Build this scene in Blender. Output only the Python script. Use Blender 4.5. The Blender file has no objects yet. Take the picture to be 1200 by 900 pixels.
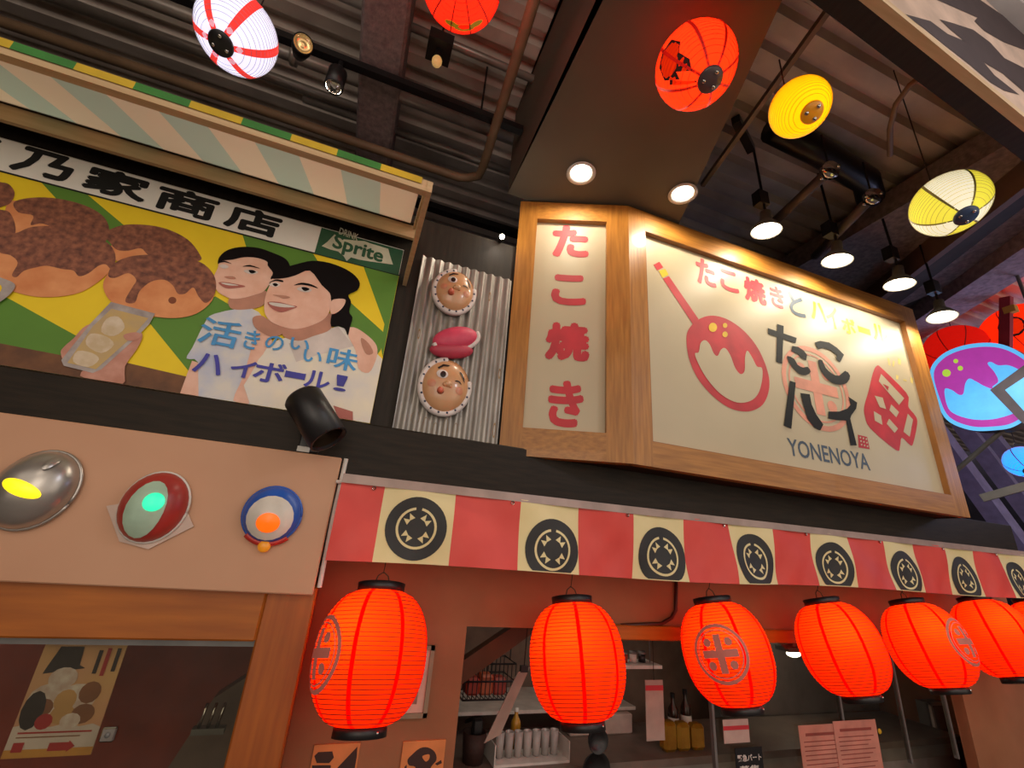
import bpy, math, random
from math import sin, cos, pi, sqrt, radians, atan2
from mathutils import Vector, Matrix
from mathutils.geometry import tessellate_polygon
random.seed(7)
SC = bpy.context.scene
COL = SC.collection

# ------------------------------------------------------------------ camera
FPX = 520.0
YAW, PIT, ROL = radians(18.76), radians(20.71), radians(4.68)
CAM = Vector((0, 0, 1.65))
FW = Vector((sin(YAW)*cos(PIT), cos(YAW)*cos(PIT), sin(PIT)))
_r0 = Vector((cos(YAW), -sin(YAW), 0)); _u0 = _r0.cross(FW)
RT = cos(ROL)*_r0 + sin(ROL)*_u0
UP = -sin(ROL)*_r0 + cos(ROL)*_u0
cd = bpy.data.cameras.new('camera'); cam = bpy.data.objects.new('camera', cd); COL.objects.link(cam)
cd.sensor_fit = 'HORIZONTAL'; cd.sensor_width = 36; cd.lens = 36*FPX/1200; cd.clip_start = .02; cd.clip_end = 100
m = Matrix((RT, UP, -FW)).transposed().to_4x4(); m.translation = CAM
cam.matrix_world = m
SC.camera = cam

# ------------------------------------------------------------------ world, view, added fill lamps
SC.view_settings.view_transform = 'Standard'; SC.view_settings.look = 'None'
SC.view_settings.gamma = 1; SC.view_settings.use_curve_mapping = False
SC.view_settings.exposure = 0.0
w = bpy.data.worlds.new('hall'); SC.world = w; w.use_nodes = True
w.node_tree.nodes['Background'].inputs[0].default_value = (1.0, .86, .72, 1)
w.node_tree.nodes['Background'].inputs[1].default_value = 1.0

def light(name, kind, loc, energy, color, size=.1, target=None, spot=None, parent=None):
    ld = bpy.data.lights.new(name, kind); ld.energy = energy; ld.color = color
    if kind == 'AREA': ld.size = size
    else: ld.shadow_soft_size = size
    if kind == 'SPOT': ld.spot_size = radians(spot or 90); ld.spot_blend = .25
    o = bpy.data.objects.new(name, ld); COL.objects.link(o); o.location = loc
    if target is not None:
        o.rotation_euler = (Vector(target)-Vector(loc)).to_track_quat('-Z', 'Y').to_euler()
    if parent is not None:
        o.parent = parent; o.location = Vector(loc)-parent.location
    return o
# fill lamps added behind the viewer, low enough to reach under the awning
light('aisle_fill', 'AREA', (-.6, -2.2, 2.3), 18, (1, .86, .72), 1.6, (.6, 2.2, 1.9))
light('aisle_fill', 'AREA', (3.2, -1.8, 2.3), 6, (1, .84, .70), 1.6, (2.8, 2.0, 2.0))

light('hall_fill', 'POINT', (2.3, -.9, 3.5), 38, (.78, .84, 1), .2)  # this and the next: unseen, added behind the viewer to brighten the ceiling
light('hall_fill', 'POINT', (-1.2, -.9, 3.5), 9, (1, .84, .68), .2)
# ------------------------------------------------------------------ pixel rays to real planes
def ray(x, y): return FW + RT*((x-600)/FPX) - UP*((y-450)/FPX)
def aty(x, y, Y): d = ray(x, y); return CAM + d*((Y-CAM.y)/d.y)
def atz(x, y, Z): d = ray(x, y); return CAM + d*((Z-CAM.z)/d.z)
def atx(x, y, X): d = ray(x, y); return CAM + d*((X-CAM.x)/d.x)
class Plane:
    """upright plane: origin o, horizontal direction u; normal n points towards the viewer"""
    def __init__(s, o, u):
        s.o = Vector(o); s.u = Vector(u).normalized(); s.n = Vector((s.u.y, -s.u.x, 0))
        if s.n.dot(CAM-s.o) < 0: s.n = -s.n
    def hit(s, x, y):
        d = ray(x, y); t = (s.o-CAM).dot(s.n)/d.dot(s.n); P = CAM+d*t
        return ((P-s.o).dot(s.u), P.z)
    def pt(s, u, z, off=0): P = s.o + s.u*u + s.n*off; return Vector((P.x, P.y, z))
def crop(x0, y0, sc): return lambda pts: [(x0+a/sc, y0+b/sc) for a, b in pts]

# ------------------------------------------------------------------ materials
MATS = {}
def lin(c): return tuple(((v/255)/12.92 if v <= 10 else (((v/255)+.055)/1.055)**2.4) for v in c[:3]) + (1,)
def mat(name, col, rough=.6, col2=None, scale=8, stretch=(1, 1, 1), metal=0, emit=None, es=0, bump=0, bscale=60, trans=0, coat=0, detail=4, wave=None, spec=None):
    if name in MATS: return MATS[name]
    mt = bpy.data.materials.new(name); mt.use_nodes = True; nt = mt.node_tree
    b = nt.nodes['Principled BSDF']; b.inputs['Roughness'].default_value = rough; b.inputs['Metallic'].default_value = metal
    b.inputs['Base Color'].default_value = lin(col)
    if spec is not None: b.inputs['Specular IOR Level'].default_value = spec
    if coat: b.inputs['Coat Weight'].default_value = coat
    tc = nt.nodes.new('ShaderNodeTexCoord'); mp = nt.nodes.new('ShaderNodeMapping')
    nt.links.new(tc.outputs['Object'], mp.inputs[0]); mp.inputs['Scale'].default_value = stretch
    if col2 is None: col2 = tuple(v*.86 for v in col)
    if wave:
        nz = nt.nodes.new('ShaderNodeTexWave'); nz.inputs['Scale'].default_value = wave; nz.inputs['Distortion'].default_value = 6
        nz.inputs['Detail'].default_value = 3
    else:
        nz = nt.nodes.new('ShaderNodeTexNoise'); nz.inputs['Scale'].default_value = scale; nz.inputs['Detail'].default_value = detail
    nt.links.new(mp.outputs[0], nz.inputs['Vector'])
    rp = nt.nodes.new('ShaderNodeValToRGB'); rp.color_ramp.elements[0].position = .32; rp.color_ramp.elements[1].position = .68
    rp.color_ramp.elements[0].color = lin(col); rp.color_ramp.elements[1].color = lin(col2)
    nt.links.new(nz.outputs[0 if not wave else 'Fac'], rp.inputs[0]); nt.links.new(rp.outputs[0], b.inputs['Base Color'])
    if bump:
        n2 = nt.nodes.new('ShaderNodeTexNoise'); n2.inputs['Scale'].default_value = bscale; nt.links.new(mp.outputs[0], n2.inputs['Vector'])
        bp = nt.nodes.new('ShaderNodeBump'); bp.inputs['Strength'].default_value = bump; bp.inputs['Distance'].default_value = .004
        nt.links.new(n2.outputs[0], bp.inputs['Height']); nt.links.new(bp.outputs[0], b.inputs['Normal'])
    if emit is not None:
        b.inputs['Emission Color'].default_value = lin(emit); b.inputs['Emission Strength'].default_value = es
    if trans: b.inputs['Transmission Weight'].default_value = trans
    MATS[name] = mt; return mt

def paper(name, col, glow, es, tr=.5):
    """lantern paper: translucent sheet with a gentle glow of its own; the bulb inside makes the hot spot"""
    if name in MATS: return MATS[name]
    mt = bpy.data.materials.new(name); mt.use_nodes = True; nt = mt.node_tree; out = nt.nodes['Material Output']
    nt.nodes.remove(nt.nodes['Principled BSDF'])
    d = nt.nodes.new('ShaderNodeBsdfDiffuse'); d.inputs[0].default_value = lin(col)
    t = nt.nodes.new('ShaderNodeBsdfTranslucent'); t.inputs[0].default_value = lin(col)
    mx = nt.nodes.new('ShaderNodeMixShader'); mx.inputs[0].default_value = tr
    nt.links.new(d.outputs[0], mx.inputs[1]); nt.links.new(t.outputs[0], mx.inputs[2])
    e = nt.nodes.new('ShaderNodeEmission'); e.inputs[0].default_value = lin(glow); e.inputs[1].default_value = es
    tc = nt.nodes.new('ShaderNodeTexCoord'); nz = nt.nodes.new('ShaderNodeTexNoise'); nz.inputs['Scale'].default_value = 30
    nt.links.new(tc.outputs['Object'], nz.inputs['Vector'])
    ml = nt.nodes.new('ShaderNodeMath'); ml.operation = 'MULTIPLY_ADD'; ml.inputs[1].default_value = es*.25; ml.inputs[2].default_value = es*.87
    nt.links.new(nz.outputs[0], ml.inputs[0]); nt.links.new(ml.outputs[0], e.inputs[1])
    ad = nt.nodes.new('ShaderNodeAddShader'); nt.links.new(mx.outputs[0], ad.inputs[0]); nt.links.new(e.outputs[0], ad.inputs[1])
    nt.links.new(ad.outputs[0], out.inputs[0]); MATS[name] = mt; return mt

def glass(name, tint=(235, 240, 235), gl=.12):
    if name in MATS: return MATS[name]
    mt = bpy.data.materials.new(name); mt.use_nodes = True; nt = mt.node_tree; out = nt.nodes['Material Output']
    nt.nodes.remove(nt.nodes['Principled BSDF'])
    t = nt.nodes.new('ShaderNodeBsdfTransparent'); t.inputs[0].default_value = lin(tint)
    g = nt.nodes.new('ShaderNodeBsdfGlossy'); g.inputs['Roughness'].default_value = .05
    nz = nt.nodes.new('ShaderNodeTexNoise'); nz.inputs['Scale'].default_value = 6
    ml = nt.nodes.new('ShaderNodeMath'); ml.operation = 'MULTIPLY'; ml.inputs[1].default_value = gl*2
    nt.links.new(nz.outputs[0], ml.inputs[0])
    mx = nt.nodes.new('ShaderNodeMixShader'); nt.links.new(ml.outputs[0], mx.inputs[0])
    nt.links.new(t.outputs[0], mx.inputs[1]); nt.links.new(g.outputs[0], mx.inputs[2]); nt.links.new(mx.outputs[0], out.inputs[0])
    MATS[name] = mt; return mt

M = {}
def defm():
    M['dark'] = mat('dark_stained_wood', (44, 34, 24), .5, (31, 24, 17), 6, (1, 1, 9), bump=.15, spec=.2)
    M['darkwall'] = mat('dark_wall', (50, 42, 34), .6, (38, 32, 27), 5, (9, 1, 1), bump=.15, spec=.25)
    M['pink'] = mat('pink_wall', (156, 102, 68), .7, (142, 90, 58), 3, bump=.1)
    M['oak'] = mat('oak_frame', (176, 118, 48), .42, (144, 92, 32), 5, (14, 14, .9), bump=.08, coat=.15)
    M['oakh'] = mat('oak_frame_rail', (176, 118, 48), .42, (144, 92, 32), 5, (.9, 14, 14), bump=.08, coat=.15)
    M['lint'] = mat('orange_wood', (176, 98, 20), .5, (152, 80, 12), 3, (1, 10, 10), bump=.05)
    M['lintv'] = mat('orange_wood_post', (168, 90, 22), .5, (142, 70, 14), 3, (10, 10, 1), bump=.05)
    M['cream'] = mat('cream_panel', (188, 174, 146), .45, (181, 167, 138), 2)
    M['red'] = mat('sign_red', (196, 44, 56), .55)
    M['palered'] = mat('sign_pale_red', (226, 152, 128), .55)
    M['gold'] = mat('sign_yellow', (232, 190, 40), .5)
    M['ink'] = mat('sign_black', (32, 32, 34), .6, spec=.2)
    M['steelblue'] = mat('sign_slate', (66, 82, 100), .5)
    M['deck'] = mat('deck_metal', (216, 202, 190), .5, (180, 166, 156), 3, metal=.1)
    M['soffit'] = mat('soffit_paint', (98, 90, 76), .7, (88, 80, 68), 2)
    M['beam'] = mat('fireproof_spray', (146, 128, 126), .95, (112, 98, 98), 30, bump=.9, bscale=90)
    M['black'] = mat('black_plastic', (26, 24, 26), .4)
    M['blackmetal'] = mat('black_metal', (34, 31, 31), .35, metal=.3)
    M['pipe'] = mat('galvanised_pipe', (150, 140, 132), .3, metal=.35)
    M['conduit'] = mat('brown_conduit', (128, 100, 74), .6)
    M['pale'] = mat('pale_pine', (214, 184, 142), .6, (198, 166, 124), 4, (1, 12, 12))
    M['white'] = mat('white_paint', (228, 222, 214), .5)
    M['galv'] = mat('corrugated_sheet', (168, 162, 154), .38, (134, 128, 122), 5, (8, 8, 1), metal=.45)
    M['rust'] = mat('rust_stain', (112, 78, 44), .8, (150, 120, 80), 30)
    M['chrome'] = mat('chrome', (210, 205, 200), .15, metal=1)
    M['grey'] = mat('grey_metal', (120, 118, 116), .45, metal=.3)
    M['glass'] = glass('window_glass', (235, 235, 228), .04)
    M['rope'] = mat('dark_string', (50, 38, 34), .8)
defm()

# ------------------------------------------------------------------ mesh helpers
class MB:
    def __init__(s): s.v = []; s.f = []; s.m = []
    def add(s, vs, fs, mi=0):
        n = len(s.v); s.v += [Vector(p) for p in vs]
        for f in fs: s.f.append([n+i for i in f]); s.m.append(mi)
        return s
    def box(s, a, b, mi=0, bev=0):
        x0, y0, z0 = [min(a[i], b[i]) for i in range(3)]; x1, y1, z1 = [max(a[i], b[i]) for i in range(3)]
        if bev:
            e = min(bev, (x1-x0)*.45, (y1-y0)*.45, (z1-z0)*.45)
            # chamfered box: 24 verts
            P = []
            for X, sx in ((x0, 1), (x1, -1)):
                for Y, sy in ((y0, 1), (y1, -1)):
                    for Z, sz in ((z0, 1), (z1, -1)):
                        P += [(X, Y+sy*e, Z+sz*e), (X+sx*e, Y, Z+sz*e), (X+sx*e, Y+sy*e, Z)]
            def I(i, j, k, a): return (i*4+j*2+k)*3+a
            F = [[I(0,0,0,0), I(0,0,1,0), I(0,1,1,0), I(0,1,0,0)], [I(1,0,0,0), I(1,1,0,0), I(1,1,1,0), I(1,0,1,0)],
                 [I(0,0,0,1), I(1,0,0,1), I(1,0,1,1), I(0,0,1,1)], [I(0,1,0,1), I(0,1,1,1), I(1,1,1,1), I(1,1,0,1)],
                 [I(0,0,0,2), I(0,1,0,2), I(1,1,0,2), I(1,0,0,2)], [I(0,0,1,2), I(1,0,1,2), I(1,1,1,2), I(0,1,1,2)]]
            for i in (0, 1):
                for j in (0, 1): F.append([I(i,j,0,0), I(i,j,0,1), I(i,j,1,1), I(i,j,1,0)])
                for k in (0, 1): F.append([I(i,0,k,0), I(i,0,k,2), I(i,1,k,2), I(i,1,k,0)])
            for j in (0, 1):
                for k in (0, 1): F.append([I(0,j,k,1), I(0,j,k,2), I(1,j,k,2), I(1,j,k,1)])
            for i in (0, 1):
                for j in (0, 1):
                    for k in (0, 1): F.append([I(i,j,k,0), I(i,j,k,1), I(i,j,k,2)])
            return s.add(P, F, mi)
        P = [(x, y, z) for x in (x0, x1) for y in (y0, y1) for z in (z0, z1)]
        return s.add(P, [(0,1,3,2), (4,6,7,5), (0,4,5,1), (2,3,7,6), (0,2,6,4), (1,5,7,3)], mi)
    def hexa(s, P, mi=0):   # 8 points: 0-3 bottom ring, 4-7 top ring
        return s.add(P, [(0,3,2,1), (4,5,6,7), (0,1,5,4), (1,2,6,5), (2,3,7,6), (3,0,4,7)], mi)
    def bar(s, a, b, w, h, mi=0, up=(0, 0, 1)):   # bar of section w x h from a to b
        a = Vector(a); b = Vector(b); d = (b-a).normalized(); sd = d.cross(Vector(up)).normalized(); u = sd.cross(d)
        P = [p+sd*sx*w/2+u*sz*h/2 for p in (a, b) for sx, sz in ((-1,-1), (1,-1), (1,1), (-1,1))]
        return s.hexa(P, mi)
    def tube(s, pts, r, seg=10, mi=0, cap=True):
        pts = [Vector(p) for p in pts]; rings = []; prev = None
        for i, p in enumerate(pts):
            d = (pts[min(i+1, len(pts)-1)]-pts[max(i-1, 0)]).normalized()
            if prev is None:
                x = d.cross(Vector((0, 0, 1)));
                if x.length < .05: x = d.cross(Vector((1, 0, 0)))
            else: x = prev - d*prev.dot(d)
            x.normalize(); y = d.cross(x); prev = x
            rr = r[i] if isinstance(r, (list, tuple)) else r
            rings.append([p+(x*cos(2*pi*k/seg)+y*sin(2*pi*k/seg))*rr for k in range(seg)])
        vs = [q for rg in rings for q in rg]; fs = []
        for i in range(len(pts)-1):
            for k in range(seg): fs.append((i*seg+k, i*seg+(k+1) % seg, (i+1)*seg+(k+1) % seg, (i+1)*seg+k))
        if cap: fs += [tuple(range(seg))[::-1], tuple((len(pts)-1)*seg+k for k in range(seg))]
        return s.add(vs, fs, mi)
    def lathe(s, prof, seg=32, mi=0, o=(0, 0, 0), ax=(0, 0, 1), close=False):
        ax = Vector(ax).normalized(); x = ax.cross(Vector((1, 0, 0)) if abs(ax.x) < .8 else Vector((0, 1, 0))).normalized(); y = ax.cross(x); o = Vector(o)
        vs = []; fs = []
        for r, z in prof:
            for k in range(seg): vs.append(o+ax*z+(x*cos(2*pi*k/seg)+y*sin(2*pi*k/seg))*max(r, 1e-5))
        n = len(prof)
        for i in range(n-1 + (1 if close else 0)):
            j = (i+1) % n
            for k in range(seg): fs.append((i*seg+k, i*seg+(k+1) % seg, j*seg+(k+1) % seg, j*seg+k))
        return s.add(vs, fs, mi)
    def ball(s, c, r, mi=0, sx=1, sy=1, sz=1, n=8):
        pr = [(sin(pi*i/n), -cos(pi*i/n)) for i in range(n+1)]; b = MB().lathe(pr, 2*n)
        return s.add([(c[0]+p.x*r*sx, c[1]+p.y*r*sy, c[2]+p.z*r*sz) for p in b.v], b.f, mi)
    def flat(s, pts3, mi=0):     # planar polygon, any shape
        tr = tessellate_polygon([pts3]); return s.add(pts3, [t for t in tr], mi)
    def slab(s, pts3, off, mi=0):   # polygon extruded by vector off
        n = len(pts3); off = Vector(off); a = [Vector(p) for p in pts3]; b = [p+off for p in a]
        tr = tessellate_polygon([a])
        return s.add(a+b, [tuple(t) for t in tr] + [tuple(n+i for i in t)[::-1] for t in tr] + [(i, (i+1) % n, n+(i+1) % n, n+i) for i in range(n)], mi)
    def build(s, name, mats, parent=None, smooth=False, local=False):
        me = bpy.data.meshes.new(name)
        off = parent_loc(parent) if (parent is not None and not local) else Vector((0, 0, 0))
        me.from_pydata([tuple(p-off) for p in s.v], [], s.f)
        if not isinstance(mats, (list, tuple)): mats = [mats]
        for mm in mats: me.materials.append(mm)
        me.polygons.foreach_set('material_index', s.m)
        if smooth: me.polygons.foreach_set('use_smooth', [True]*len(me.polygons))
        me.validate(); me.update()
        o = bpy.data.objects.new(name, me); COL.objects.link(o)
        if parent is not None: o.parent = parent
        return o
def parent_loc(p):
    v = Vector((0, 0, 0))
    while p is not None: v += p.location; p = p.parent
    return v
def thing(name, label, cat, loc, group=None):
    o = bpy.data.objects.new(name, None); COL.objects.link(o); o.location = loc; o.empty_display_size = .05
    o['label'] = label; o['category'] = cat
    if group: o['group'] = group
    return o
def tag(o, label, cat, group=None):
    o['label'] = label; o['category'] = cat
    if group: o['group'] = group
    return o
def struct(o, label=None):
    o['kind'] = 'structure'
    if label: o['label'] = label
    return o
def sroot(name, loc=(0, 0, 0), label=None):
    o = bpy.data.objects.new(name, None); COL.objects.link(o); o.location = loc; o['kind'] = 'structure'
    if label: o['label'] = label
    return o
def smooth2(pts, n=5):      # closed Catmull-Rom
    out = []; N = len(pts)
    for i in range(N):
        p0, p1, p2, p3 = [pts[(i+k) % N] for k in (-1, 0, 1, 2)]
        for j in range(n):
            t = j/n
            out.append(tuple(.5*((2*p1[a])+(-p0[a]+p2[a])*t+(2*p0[a]-5*p1[a]+4*p2[a]-p3[a])*t*t+(-p0[a]+3*p1[a]-3*p2[a]+p3[a])*t**3) for a in range(len(p1))))
    return out
def ell(cx, cy, rx, ry=None, n=20, a0=0, rot=0):
    ry = ry or rx
    return [(cx+rx*cos(2*pi*k/n+a0)*cos(rot)-ry*sin(2*pi*k/n+a0)*sin(rot), cy+rx*cos(2*pi*k/n+a0)*sin(rot)+ry*sin(2*pi*k/n+a0)*cos(rot)) for k in range(n)]
LAY = .0012
def print_px(mb, pl, pts, layer, mi=0, sm=0):   # painted shape on an upright board; outline from the picture, on the board's own plane
    if sm: pts = smooth2(pts, sm)
    mb.flat([pl.pt(*pl.hit(*p), off=layer*LAY) for p in pts], mi)
_pk = [0]
def print_uv(mb, pl, pts, layer, mi=0):
    _pk[0] = (_pk[0]+1) % 40
    mb.flat([pl.pt(u, z, (layer+.012*_pk[0])*LAY) for u, z in pts], mi)
_tc = {}
def glyph(s, bold=0.0):
    k = (s, bold)
    if k not in _tc:
        c = bpy.data.curves.new('glyph', 'FONT'); c.body = s; c.offset = bold; c.resolution_u = 3
        o = bpy.data.objects.new('glyph', c); me = o.to_mesh()
        V = [(v.co.x, v.co.y) for v in me.vertices]; F = [tuple(p.vertices) for p in me.polygons]
        o.to_mesh_clear(); bpy.data.objects.remove(o); bpy.data.curves.remove(c)
        _tc[k] = (V, F)
    return _tc[k]
def text_uv(mb, pl, s, u0, u1, z0, z1, layer, mi=0, bold=0.0, shear=0.0, drop=0.0):
    wt = 0
    if bold > .025: wt, bold = bold*1.0, 0.0
    V, F = glyph(s, bold); xs = [v[0] for v in V]; ys = [v[1] for v in V]
    x0, x1, y0, y1 = min(xs), max(xs), min(ys), max(ys)
    w_ = wt*min(abs(u1-u0), abs(z1-z0)) if wt else 0
    sh = [(0, 0)] if not w_ else [(0, 0)]+[(cos(k*pi/4), sin(k*pi/4)) for k in range(8)]
    for q, (sx, sz) in enumerate(sh):      # brush weight: shifted layers of the same stroke
        P = []
        for x, y in V:
            a = (x-x0)/(x1-x0); b = (y-y0)/max(1e-6, y1-y0)
            P.append(pl.pt(u0+w_+a*(u1-u0-2*w_)+shear*(b-.5)*(z1-z0)+sx*w_, z0+w_+b*(z1-z0-2*w_)+drop*a+sz*w_, (layer+.06*q)*LAY))
        mb.add(P, F, mi)
def text_px(mb, pl, s, box, layer, mi=0, bold=0.0, **k):   # box = left, top, right, bottom in the picture
    l, t, r, b = box; ym = (t+b)/2; xm = (l+r)/2
    text_uv(mb, pl, s, pl.hit(l, ym)[0], pl.hit(r, ym)[0], pl.hit(xm, b)[1], pl.hit(xm, t)[1], layer, mi, bold, **k)
def letters(parent, pl, items, mt, layer=1, bold=0.0, conv=None, name='letter'):
    for ch, b in items:
        mb = MB(); text_px(mb, pl, ch, conv(b) if conv else b, layer, 0, bold); mb.build(name, mt, parent)
def rice_emblem(ring=True):
    """round rice-grain crest in a unit circle: list of outlines"""
    S = []
    if ring:
        n = 40
        for k in range(n):
            a, b = 2*pi*k/n, 2*pi*(k+1)/n
            S.append([(cos(a), sin(a)), (cos(b), sin(b)), (.88*cos(b), .88*sin(b)), (.88*cos(a), .88*sin(a))])
            S.append([(.81*cos(a), .81*sin(a)), (.81*cos(b), .81*sin(b)), (.77*cos(b), .77*sin(b)), (.77*cos(a), .77*sin(a))])
    n = 6; t = .13
    for k in range(2*n):
        a, b = -.64+1.28*k/(2*n), -.64+1.28*(k+1)/(2*n)
        S.append([(a, t), (b, t), (b, -t), (a, -t)])
    for k in range(n):
        a, b = t+(.64-t)*k/n, t+(.64-t)*(k+1)/n
        S.append([(-t, a), (t, a), (t, b), (-t, b)]); S.append([(-t, -b), (t, -b), (t, -a), (-t, -a)])
    for a in (1, 3, 5, 7): S.append(ell(.54*cos(a*pi/4), .54*sin(a*pi/4), .145, n=12))
    return S

# ================================================================== SETTING
YF = 1.98       # fascia front
YW = 2.05       # upper wall face
YR = 2.30       # recessed pink wall
o = MB().box((-8, -5, -.05), (13, 8, 0)).build('floor', mat('floor_tiles', (110, 100, 92), .5)); struct(o)
# corrugated deck: sheets side by side, ribs along x
deck = sroot('ceiling', (0, 0, 4.35), 'dark corrugated metal deck ceiling')
for k, y0 in enumerate([-1.6+i*.96 for i in range(9)]):
    b = MB(); P = []
    for j in range(6):
        for dy, dz in ((0, 0), (.075, 0), (.095, .055), (.14, .055)):
            P.append((y0+j*.16+dy, dz))
    P.append((y0+.96, 0))
    vs = [(x, y, 4.35+z) for y, z in P for x in (-7, 12)]
    b.add(vs, [(2*i, 2*i+1, 2*i+3, 2*i+2) for i in range(len(P)-1)])
    b.build('deck_sheet', M['deck'], deck)
# hall end walls, far and dark
far = mat('far_wall', (84, 74, 66), .9)
struct(MB().box((-8, 7.0, 0), (13, 7.1, 4.5)).build('wall_far', far))
struct(MB().box((12.5, -5, 0), (12.6, 7, 4.5)).build('wall_right', mat('far_wall_blue', (60, 58, 78), .9)))
struct(MB().box((-7.6, -5, 0), (-7.5, 7, 4.5)).build('wall_left', far))
# shop front
o = MB().box((-3.2, YW, 1.9), (4.15, YW+.08, 3.32)).build('wall_upper', M['darkwall']); struct(o)
o = MB().box((-3.2, YF, 1.885), (4.72, YF+.09, 2.125), bev=.006).build('trim_1', M['dark']); struct(o, 'dark stained fascia board running the length of the shop front')
o = MB().box((-3.2, YF+.05, 1.87), (4.6, YR+.02, 1.90)).build('trim_2', M['dark']); struct(o, 'underside board between fascia and recessed wall')
wl = MB()
XO0, XO1, ZO = .655, 4.25, 1.305
wl.box((-.035, YR, 0), (XO0, YR+.07, 1.9)); wl.box((XO0, YR, ZO), (XO1, YR+.07, 1.9)); wl.box((XO1, YR, 0), (5.1, YR+.07, 1.9)); wl.box((XO0, YR, 0), (XO1, YR+.07, .35))
struct(wl.build('wall_recessed', M['pink']), 'pink plastered wall behind the red lanterns')
o = MB().box((1.36, YR-.03, 1.265), (4.25, YR, 1.335), bev=.006).build('trim_3', M['lint']); struct(o, 'orange wooden lintel over the serving hatch')
# kitchen shell
kg = mat('kitchen_wall', (128, 106, 92), .7)
struct(MB().box((.3, 3.7, 0), (5.2, 3.76, 1.9)).build('wall_kitchen', kg))
struct(MB().box((.3, YR+.07, 1.70), (5.2, 3.7, 1.74)).build('ceiling_kitchen', mat('kitchen_ceiling', (130, 112, 100), .8)))
struct(MB().box((.28, YR+.07, 0), (.32, 3.7, 1.7)).build('wall_kitchen_left', kg))
struct(MB().box((5.1, YR+.07, 0), (5.16, 3.7, 1.7)).build('wall_kitchen_right', mat('kitchen_side', (150, 92, 48), .7)))

# left window: post, lintel, glass, dark lobby behind
wn = sroot('window_1', (-.2, 1.99, 0), 'wood framed window under the mask board')
MB().box((-2.6, 1.99, 1.285), (-.205, 2.10, 1.47), bev=.006).build('lintel', M['lint'], wn)
MB().box((-.205, 1.99, 0), (-.035, 2.30, 1.47), bev=.006).build('post', M['lintv'], wn)
MB().box((-2.6, 2.03, 1.262), (-.205, 2.08, 1.285)).build('metal_channel', M['grey'], wn)
MB().box((-2.6, 2.05, .3), (-.205, 2.056, 1.27)).build('pane', M['glass'], wn)
struct(MB().box((-2.7, 2.62, 0), (-.03, 2.68, 1.6)).build('wall_lobby', mat('lobby_red', (150, 58, 38), .6)))
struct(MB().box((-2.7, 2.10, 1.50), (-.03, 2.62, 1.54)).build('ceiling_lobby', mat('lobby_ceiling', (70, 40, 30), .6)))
o = MB().hexa([(-.62, 2.50, .35), (-.03, 2.50, .35), (-.03, 2.61, .35), (-.62, 2.61, .35), (-.36, 2.50, .98), (-.03, 2.50, 1.22), (-.03, 2.61, 1.22), (-.36, 2.61, .98)]).build('lit_wall_slab', mat('lit_wall_grey', (122, 100, 88), .5))  # lit patch of wall put in as a grey slab
tag(o, 'grey sloping slab in place of lit wall, seen through the left window', 'panel')

light('lobby_fill', 'POINT', (-1.3, 2.3, 1.42), 1.0, (1, .62, .4), .05)  # unseen lamp added to brighten and redden the lobby
# soffit box with recessed lamps, beams
SE = [atz(935, -40, 3.66), atz(822, 205, 3.66)]; se = (SE[1]-SE[0])/(SE[1].y-SE[0].y); s0, s1 = SE[0]+se*(-1.0-SE[0].y), SE[0]+se*(2.02-SE[0].y)
struct(MB().hexa([(.56, -1.0, 3.66), (s0.x, -1.0, 3.66), (s1.x, 2.02, 3.66), (.56, 2.02, 3.66), (.56, -1.0, 4.34), (s0.x, -1.0, 4.34), (s1.x, 2.02, 4.34), (.56, 2.02, 4.34)]).build('ceiling_soffit', M['soffit']), 'dark painted soffit box above the sign')
o = MB().box((-.375, -1.5, 4.0), (-.155, 6.9, 4.34), bev=.015).build('trim_4', M['beam']); struct(o, 'beam coated in grey fireproofing spray')
# slanting beams on the right
a0 = atz(1060, 385, 4.0); a1 = atz(1200, 290, 4.0)
dv = (a1-a0).normalized(); sd = Vector((dv.y, -dv.x, 0));
if sd.x < 0: sd = -sd
p, q = a0-dv*2.4, a1+dv*4
o = MB().hexa([p, q, q+sd*.30, p+sd*.30, p+Vector((0, 0, .34)), q+Vector((0, 0, .34)), q+sd*.30+Vector((0, 0, .34)), p+sd*.30+Vector((0, 0, .34))]).build('trim_5', mat('fireproof_lilac', (176, 154, 164), .95, (136, 120, 130), 25, bump=.8)); struct(o, 'slanting concrete beam above the round lightbox')
b0 = atz(1096, 300, 3.95); b1 = atz(1200, 220, 3.95); dv2 = (b1-b0).normalized(); p, q = b0-dv2*2.0, b1+dv2*.8
o = MB().hexa([p, q, q+sd*.05, p+sd*.05, p+Vector((0, 0, .2)), q+Vector((0, 0, .2)), q+sd*.05+Vector((0, 0, .2)), p+sd*.05+Vector((0, 0, .2))]).build('trim_6', mat('brown_channel', (110, 82, 70), .6)); struct(o, 'brown steel edge channel')
o = MB().hexa([p+sd*.06+Vector((0, 0, .1)), q+sd*.06+Vector((0, 0, .1)), a1+dv*1.2-sd*.02+Vector((0, 0, .15)), a0-dv*2.4-sd*.02+Vector((0, 0, .15)), p+sd*.06+Vector((0, 0, .2)), q+sd*.06+Vector((0, 0, .2)), a1+dv*1.2-sd*.02+Vector((0, 0, .25)), a0-dv*2.4-sd*.02+Vector((0, 0, .25))]).build('ceiling_panel', mat('dark_panel', (62, 56, 50), .8)); struct(o)
# concrete slab between soffit and brown channel
struct(MB().box((3.25, .62, 4.12), (4.6, 3.4, 4.30)).build('ceiling_slab', M['beam']), 'rough sprayed ceiling slab')

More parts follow.
